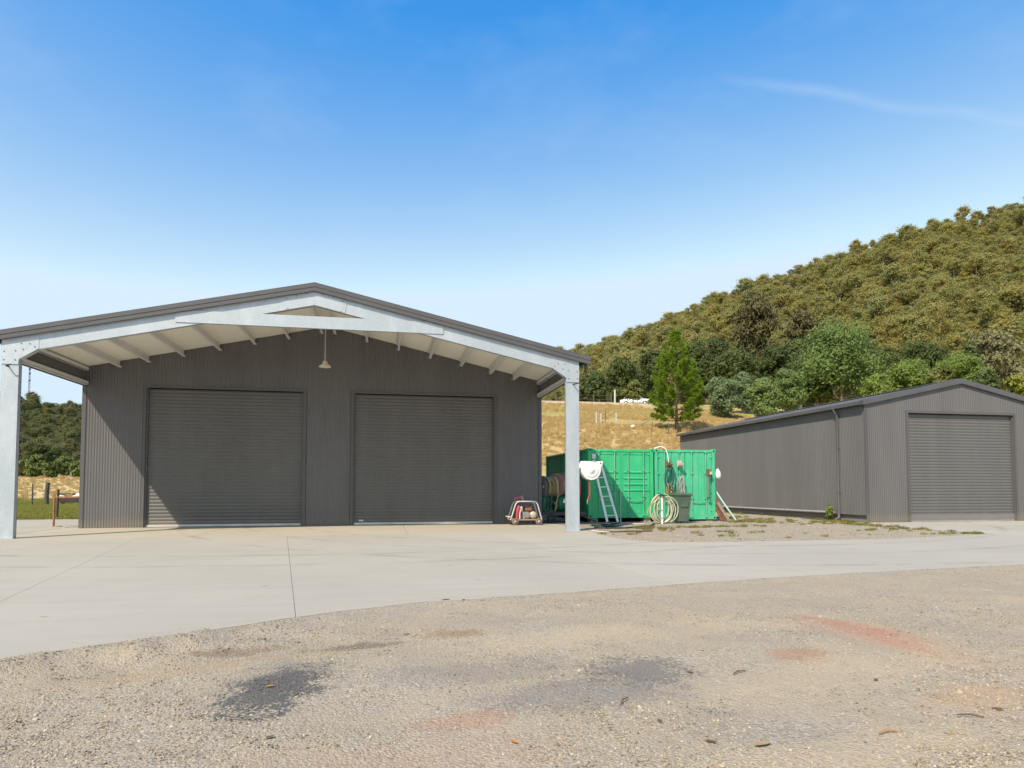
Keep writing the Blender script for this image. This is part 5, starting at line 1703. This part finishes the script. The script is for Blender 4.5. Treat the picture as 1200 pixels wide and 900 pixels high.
for x, y, r_, s_, m, lb in (
        (-.66, 4.16, .3, .055, LF1, 'orange dry leaf lying on the dark gravel stain'),
        (.62, 3.10, 1.9, .06, LF1, 'orange dry leaf near the bottom centre of the gravel'),
        (-.53, 3.37, .8, .055, LF2, 'brown dry leaf left of the reddish gravel at the bottom'),
        (1.55, 2.93, 2.4, .06, LF2, 'brown dry leaf at the bottom edge right of centre'),
        (1.78, 2.86, .2, .10, LF3, 'large tan crumpled leaf at the bottom edge right of centre'),
        (2.75, 2.78, .9, .05, LF3, 'tan leaf at the bottom right of the gravel'),
        (3.62, 2.82, 1.2, .085, LF2, 'dark brown curled leaf in the bottom right corner'),
        (3.30, 3.02, 2.9, .07, LF2, 'thin dark leaf above the bottom right corner'),
        (1.43, 3.25, 1.5, .05, LF2, 'small dark leaf below the right dark stain'),
        (3.05, 3.62, .4, .05, LF2, 'small dark leaf by the pale orange stain at right'),
        (2.0, 4.05, 2.0, .05, LF2, 'small dark leaf right of the dark gravel patch'),
        (.66, 7.0, .1, .09, LF2, 'dark leaf at the slab edge in mid picture'),
        (.2, 5.6, .7, .07, LF2, 'dark leaf on the bare sand near the slab edge')):
    leaf_litter(x, y, r_, s_, m, lb)
for x, y, a, l_, m, lb in ((2.45, 2.84, .1, .11, LF1, 'thin orange twig at the bottom right of the gravel'), (3.05, 2.95, -.5, .12, LF2, 'dark bent twig near the bottom right corner'), (1.35, 3.55, .9, .12, LF2, 'short dark twig between the two stains on the gravel'), (2.3, 3.95, .4, .12, LF2, 'short dark twig right of the gravel patch')):
    o = tag(MB().tube([(-l_ / 2, 0, .006), (0, .008, .012), (l_ / 2, -.004, .007)], [.0035, .005, .003], 5).build('fallen_twig', m), lb, 'twig', 'twigs on the gravel')
    o.location = (x, y, float(gz(x, y)) + .004); o.rotation_euler = (0, 0, a)


# ------------------------------------------------------------------ fences and small things in the fields
def fence_post(name, x, y, h, r_, mat, label, group, square=False):
    z = float(gz(x, y))
    mb = MB()
    if square:
        mb.bbox_bev(x - r_, x + r_, y - r_, y + r_, z - .4, z + h, r_ * .2)
    else:
        rr = random.Random(int(x * 100))
        mb.tube([(x, y, z - .4), (x + rr.uniform(-.02, .02), y, z + h * .5), (x + rr.uniform(-.05, .05), y + rr.uniform(-.03, .03), z + h)], [r_ * 1.1, r_, r_ * .9], 9)
    return tag(mb.build(name, mat), label, 'post', group)
LF = [(-23.4, 45.5), (-21.4, 45.3), (-20.55, 45.2), (-18.6, 45.0), (-16.5, 44.8)]
PGREY = paint('weathered_post', (.10, .085, .07), .9, var=.3, scale=6)
for i, (x, y) in enumerate(LF):
    fence_post('fence_post', x, y, (1.35, 1.42, 1.5, 1.42, 1.4)[i], (.06, .045, .13, .06, .06)[i], PGREY,
               ('fence post hidden farthest left behind the canopy post', 'slim steel-grey fence post nearest the left canopy post', 'thick dark timber fence post left of the rusty gate rail', 'slim fence post at the shed corner behind the trough', 'fence post behind the left shed corner')[i], 'posts of the left field fence')
WIRE = paint('fence_wire_steel', (.18, .16, .14), .6, .4)
for k, z in enumerate((.35, .7, 1.05, 1.3)):
    tag(MB().tube([(x, y - .06, float(gz(x, y)) + z) for x, y in LF], .007, 4).build('fence_wire', WIRE), ('lowest', 'second', 'third', 'top')[k] + ' wire of the left field fence', 'wire', 'wires of the left field fence')
gt = tag(empty('rusty_rail', (-9.93, 22.3, 0)), 'rusty steel hitching rail on a post beside the left shed corner', 'rail')
RUST2 = paint('orange_rust', (.30, .14, .06), .85, var=.3, scale=8, bump=.3)
MB().tube([(0, 0, -.1), (0, 0, .93)], .032, 8).build('post', RUST2, gt)
MB().tube([(-.06, .32, .28), (-.05, .34, 1.14)], .04, 8).build('back_post', paint('dark_timber', (.07, .055, .045), .9), gt)
MB().beam((-.05, 0, .90), (1.10, 0, .90), .05, .05).build('top_rail', RUST2, gt)
MB().beam((-.06, .30, .90), (0, 0, .90), .04, .04).build('stay', RUST2, gt)
MB().bbox_bev(.08, .22, -.05, .05, -.002, .025, .006).build('foot_plate', RUST2, gt)
tg = tag(empty('feed_trough', (-18.75, 44.2, float(gz(-18.75, 44.2)))), 'dark trough with white sacks on it behind the rusty rail', 'trough')
MB().prism([(-.95, .55), (.95, .55), (.80, .22), (-.80, .22)], -.35, .35).build('trough_body', paint('trough_dark', (.05, .04, .035), .8), tg)
for x in (-.7, .7):
    MB().box(x - .04, x + .04, -.3, .3, -.05, .23).build('leg', PGREY, tg)
for x, w in ((-.78, .42), (.55, .5)):
    m = MB().lathe([(0, -w), (.10, -w * .95), (.17, -w * .4), (.18, .0), (.16, w * .5), (.08, w * .95), (0, w)], (x, -.1, .66), 'x', 12)
    m.build('white_sack', PLASTIC, tg)
MB().box(-1.0, .4, -.33, .33, .80, .84).build('cover_board', MATS['trough_dark'], tg)
tg.scale = (.66, .66, .9)

PW = paint('white_post_paint', (.55, .52, .46), .6)
for i, (x, y, h) in enumerate(((19.3, 57.4, 1.15), (19.9, 57.9, .95), (21.1, 57.0, 1.15))):
    fence_post('gate_post', x, y, h, .06, PW, ('left white gate post on the golden slope', 'short middle white gate post on the golden slope', 'right white gate post on the golden slope')[i], 'white gate posts', True)
tag(MB().tube([(19.95, 57.85, float(gz(19.95, 57.85)) + .85), (20.5, 57.4, float(gz(20.5, 57.4)) + .70), (21.05, 57.0, float(gz(21.05, 57.0)) + .85)], .012, 5).build('gate_chain', WIRE), 'thin chain hung between the white gate posts', 'chain')
fence_post('marker_post', 29.3, 79.6, 1.6, .09, PW, 'single white marker post at the top of the pale track', None, True)
TP = [(12 + i * 2.6, 83.2 + (i % 3) * .15) for i in range(8)]
for i, (x, y) in enumerate(TP):
    fence_post('track_fence_post', x, y, 1.25, .07, PGREY, ('leftmost', 'second', 'third', 'fourth', 'fifth', 'sixth', 'seventh', 'rightmost')[i] + ' weathered grey post of the fence along the pale track', 'posts of the fence along the track')
for k, z in enumerate((.55, 1.1)):
    tag(MB().beam((TP[0][0], TP[0][1], float(gz(*TP[0])) + z), (TP[-1][0], TP[-1][1], float(gz(*TP[-1])) + z), .035, .05).build('fence_rail', PGREY), ('lower', 'upper')[k] + ' grey rail of the fence along the pale track', 'rail', 'rails of the track fence')
for i, (x, y) in enumerate(((22.6, 52.3), (24.0, 52.0), (25.0, 52.5), (26.6, 51.2), (20.6, 58.6), (9.5, 58))):
    fence_post('star_picket', x, y, 1.15, .03, PGREY, ('rusty steel picket left of the pine', 'second steel picket left of the pine', 'steel picket at the foot of the pine', 'steel picket right of the pine trunk', 'steel picket behind the white gate posts', 'steel picket seen left of the canopy post')[i], 'steel pickets on the slope')
lg = tag(empty('fallen_log', (23.2, 56.6, float(gz(23.2, 56.6)))), 'grey fallen branch lying left of the pine', 'log')
MB().tube([(-1.6, 0, .1), (-.4, .05, .14), (1.0, .0, .12), (1.9, .1, .1)], [.05, .09, .08, .04], 7).build('stem', TIMBER, lg)
MB().tube([(.2, 0, .14), (.7, .1, .4), (1.0, .1, .55)], [.05, .035, .015], 6).build('side_branch', TIMBER, lg)
tag(MB().lathe([(0, .02), (.18, .02), (.24, .1), (.2, .2), (.08, .26), (0, .27)], (22.2, 55.6, float(gz(22.2, 55.6)) - .02), 'z', 10).build('white_tub', PLASTIC), 'small white upturned tub on the slope left of the pine', 'tub')

# the parked car on the track
car = tag(empty('parked_car', (34.6, 85.9, float(gz(34.6, 85.9)) + .02), R(-18)), 'white car parked at the top of the pale track beside the olive tree', 'car')
CW = paint('car_white', (.80, .80, .80), .25, var=.02)
bm = bmesh.new()
sec = [(-2.1, .48, .62, .66), (-2.05, .30, .78, .78), (-1.5, .25, .86, .84), (-.9, .24, .92, .86), (.4, .24, .92, .86), (1.3, .25, .90, .85), (1.95, .30, .84, .8), (2.08, .45, .70, .7)]
rings = []
for x, z0, z1, w in sec:
    rings.append([bm.verts.new(q) for q in ((x, -w * .94, z0), (x, -w, (z0 + z1) / 2), (x, -w * .93, z1), (x, 0, z1 + .04), (x, w * .93, z1), (x, w, (z0 + z1) / 2), (x, w * .94, z0))])
for a, b in zip(rings, rings[1:]):
    for i in range(6):
        bm.faces.new((a[i], a[i + 1], b[i + 1], b[i]))
    bm.faces.new((a[6], a[0], b[0], b[6]))
for r_ in (rings[0], rings[-1][::-1]):
    bm.faces.new(r_)
bmesh.ops.recalc_face_normals(bm, faces=bm.faces[:])
me = bpy.data.meshes.new('body'); bm.to_mesh(me); bm.free(); me.materials.append(CW)
for q in me.polygons: q.use_smooth = True
obj('body', me, car)
cab = MB()
lo = [(-1.55, .78), (1.05, .78)]; hi = [(-1.05, .60), (.35, .60)]
vs = [(-1.6, -.78, .90), (1.1, -.78, .90), (1.1, .78, .90), (-1.6, .78, .90), (-1.1, -.60, 1.42), (.35, -.60, 1.44), (.35, .60, 1.44), (-1.1, .60, 1.42)]
cab.add(vs, [(0, 1, 5, 4), (1, 2, 6, 5), (2, 3, 7, 6), (3, 0, 4, 7)])
cab.build('windows', paint('car_glass', (.03, .035, .04), .1), car)
MB().bbox_bev(-1.13, .38, -.62, .62, 1.41, 1.48, .03).build('roof_panel', CW, car)
for x0, x1, ya in ((-1.62, -1.1, 1), (1.1, .35, 1), (-.35, -.35, 1)):
    for sy in (-1, 1):
        MB().beam((x0, sy * .785, .90), (x1, sy * .61, 1.43), .07, .04).build('pillar', CW, car)
for x in (-1.3, 1.3):
    for sy in (-1, 1):
        w = empty('wheel', (x, sy * .78, .31)); w.parent = car
        MB().lathe([(.19, -.09), (.28, -.10), (.31, -.07), (.31, .07), (.28, .10), (.19, .09)], (0, 0, 0), 'y', 18).build('tyre', BLACK, w)
        MB().lathe([(0, -.06), (.05, -.075), (.195, -.06), (.195, .06), (.05, .075), (0, .06)], (0, 0, 0), 'y', 14).build('rim', SILVER, w)
for sy in (-1, 1):
    MB().bbox_bev(1.93, 2.07, sy * .58 - .14, sy * .58 + .14, .60, .72, .02).build('headlight', SILVER, car)
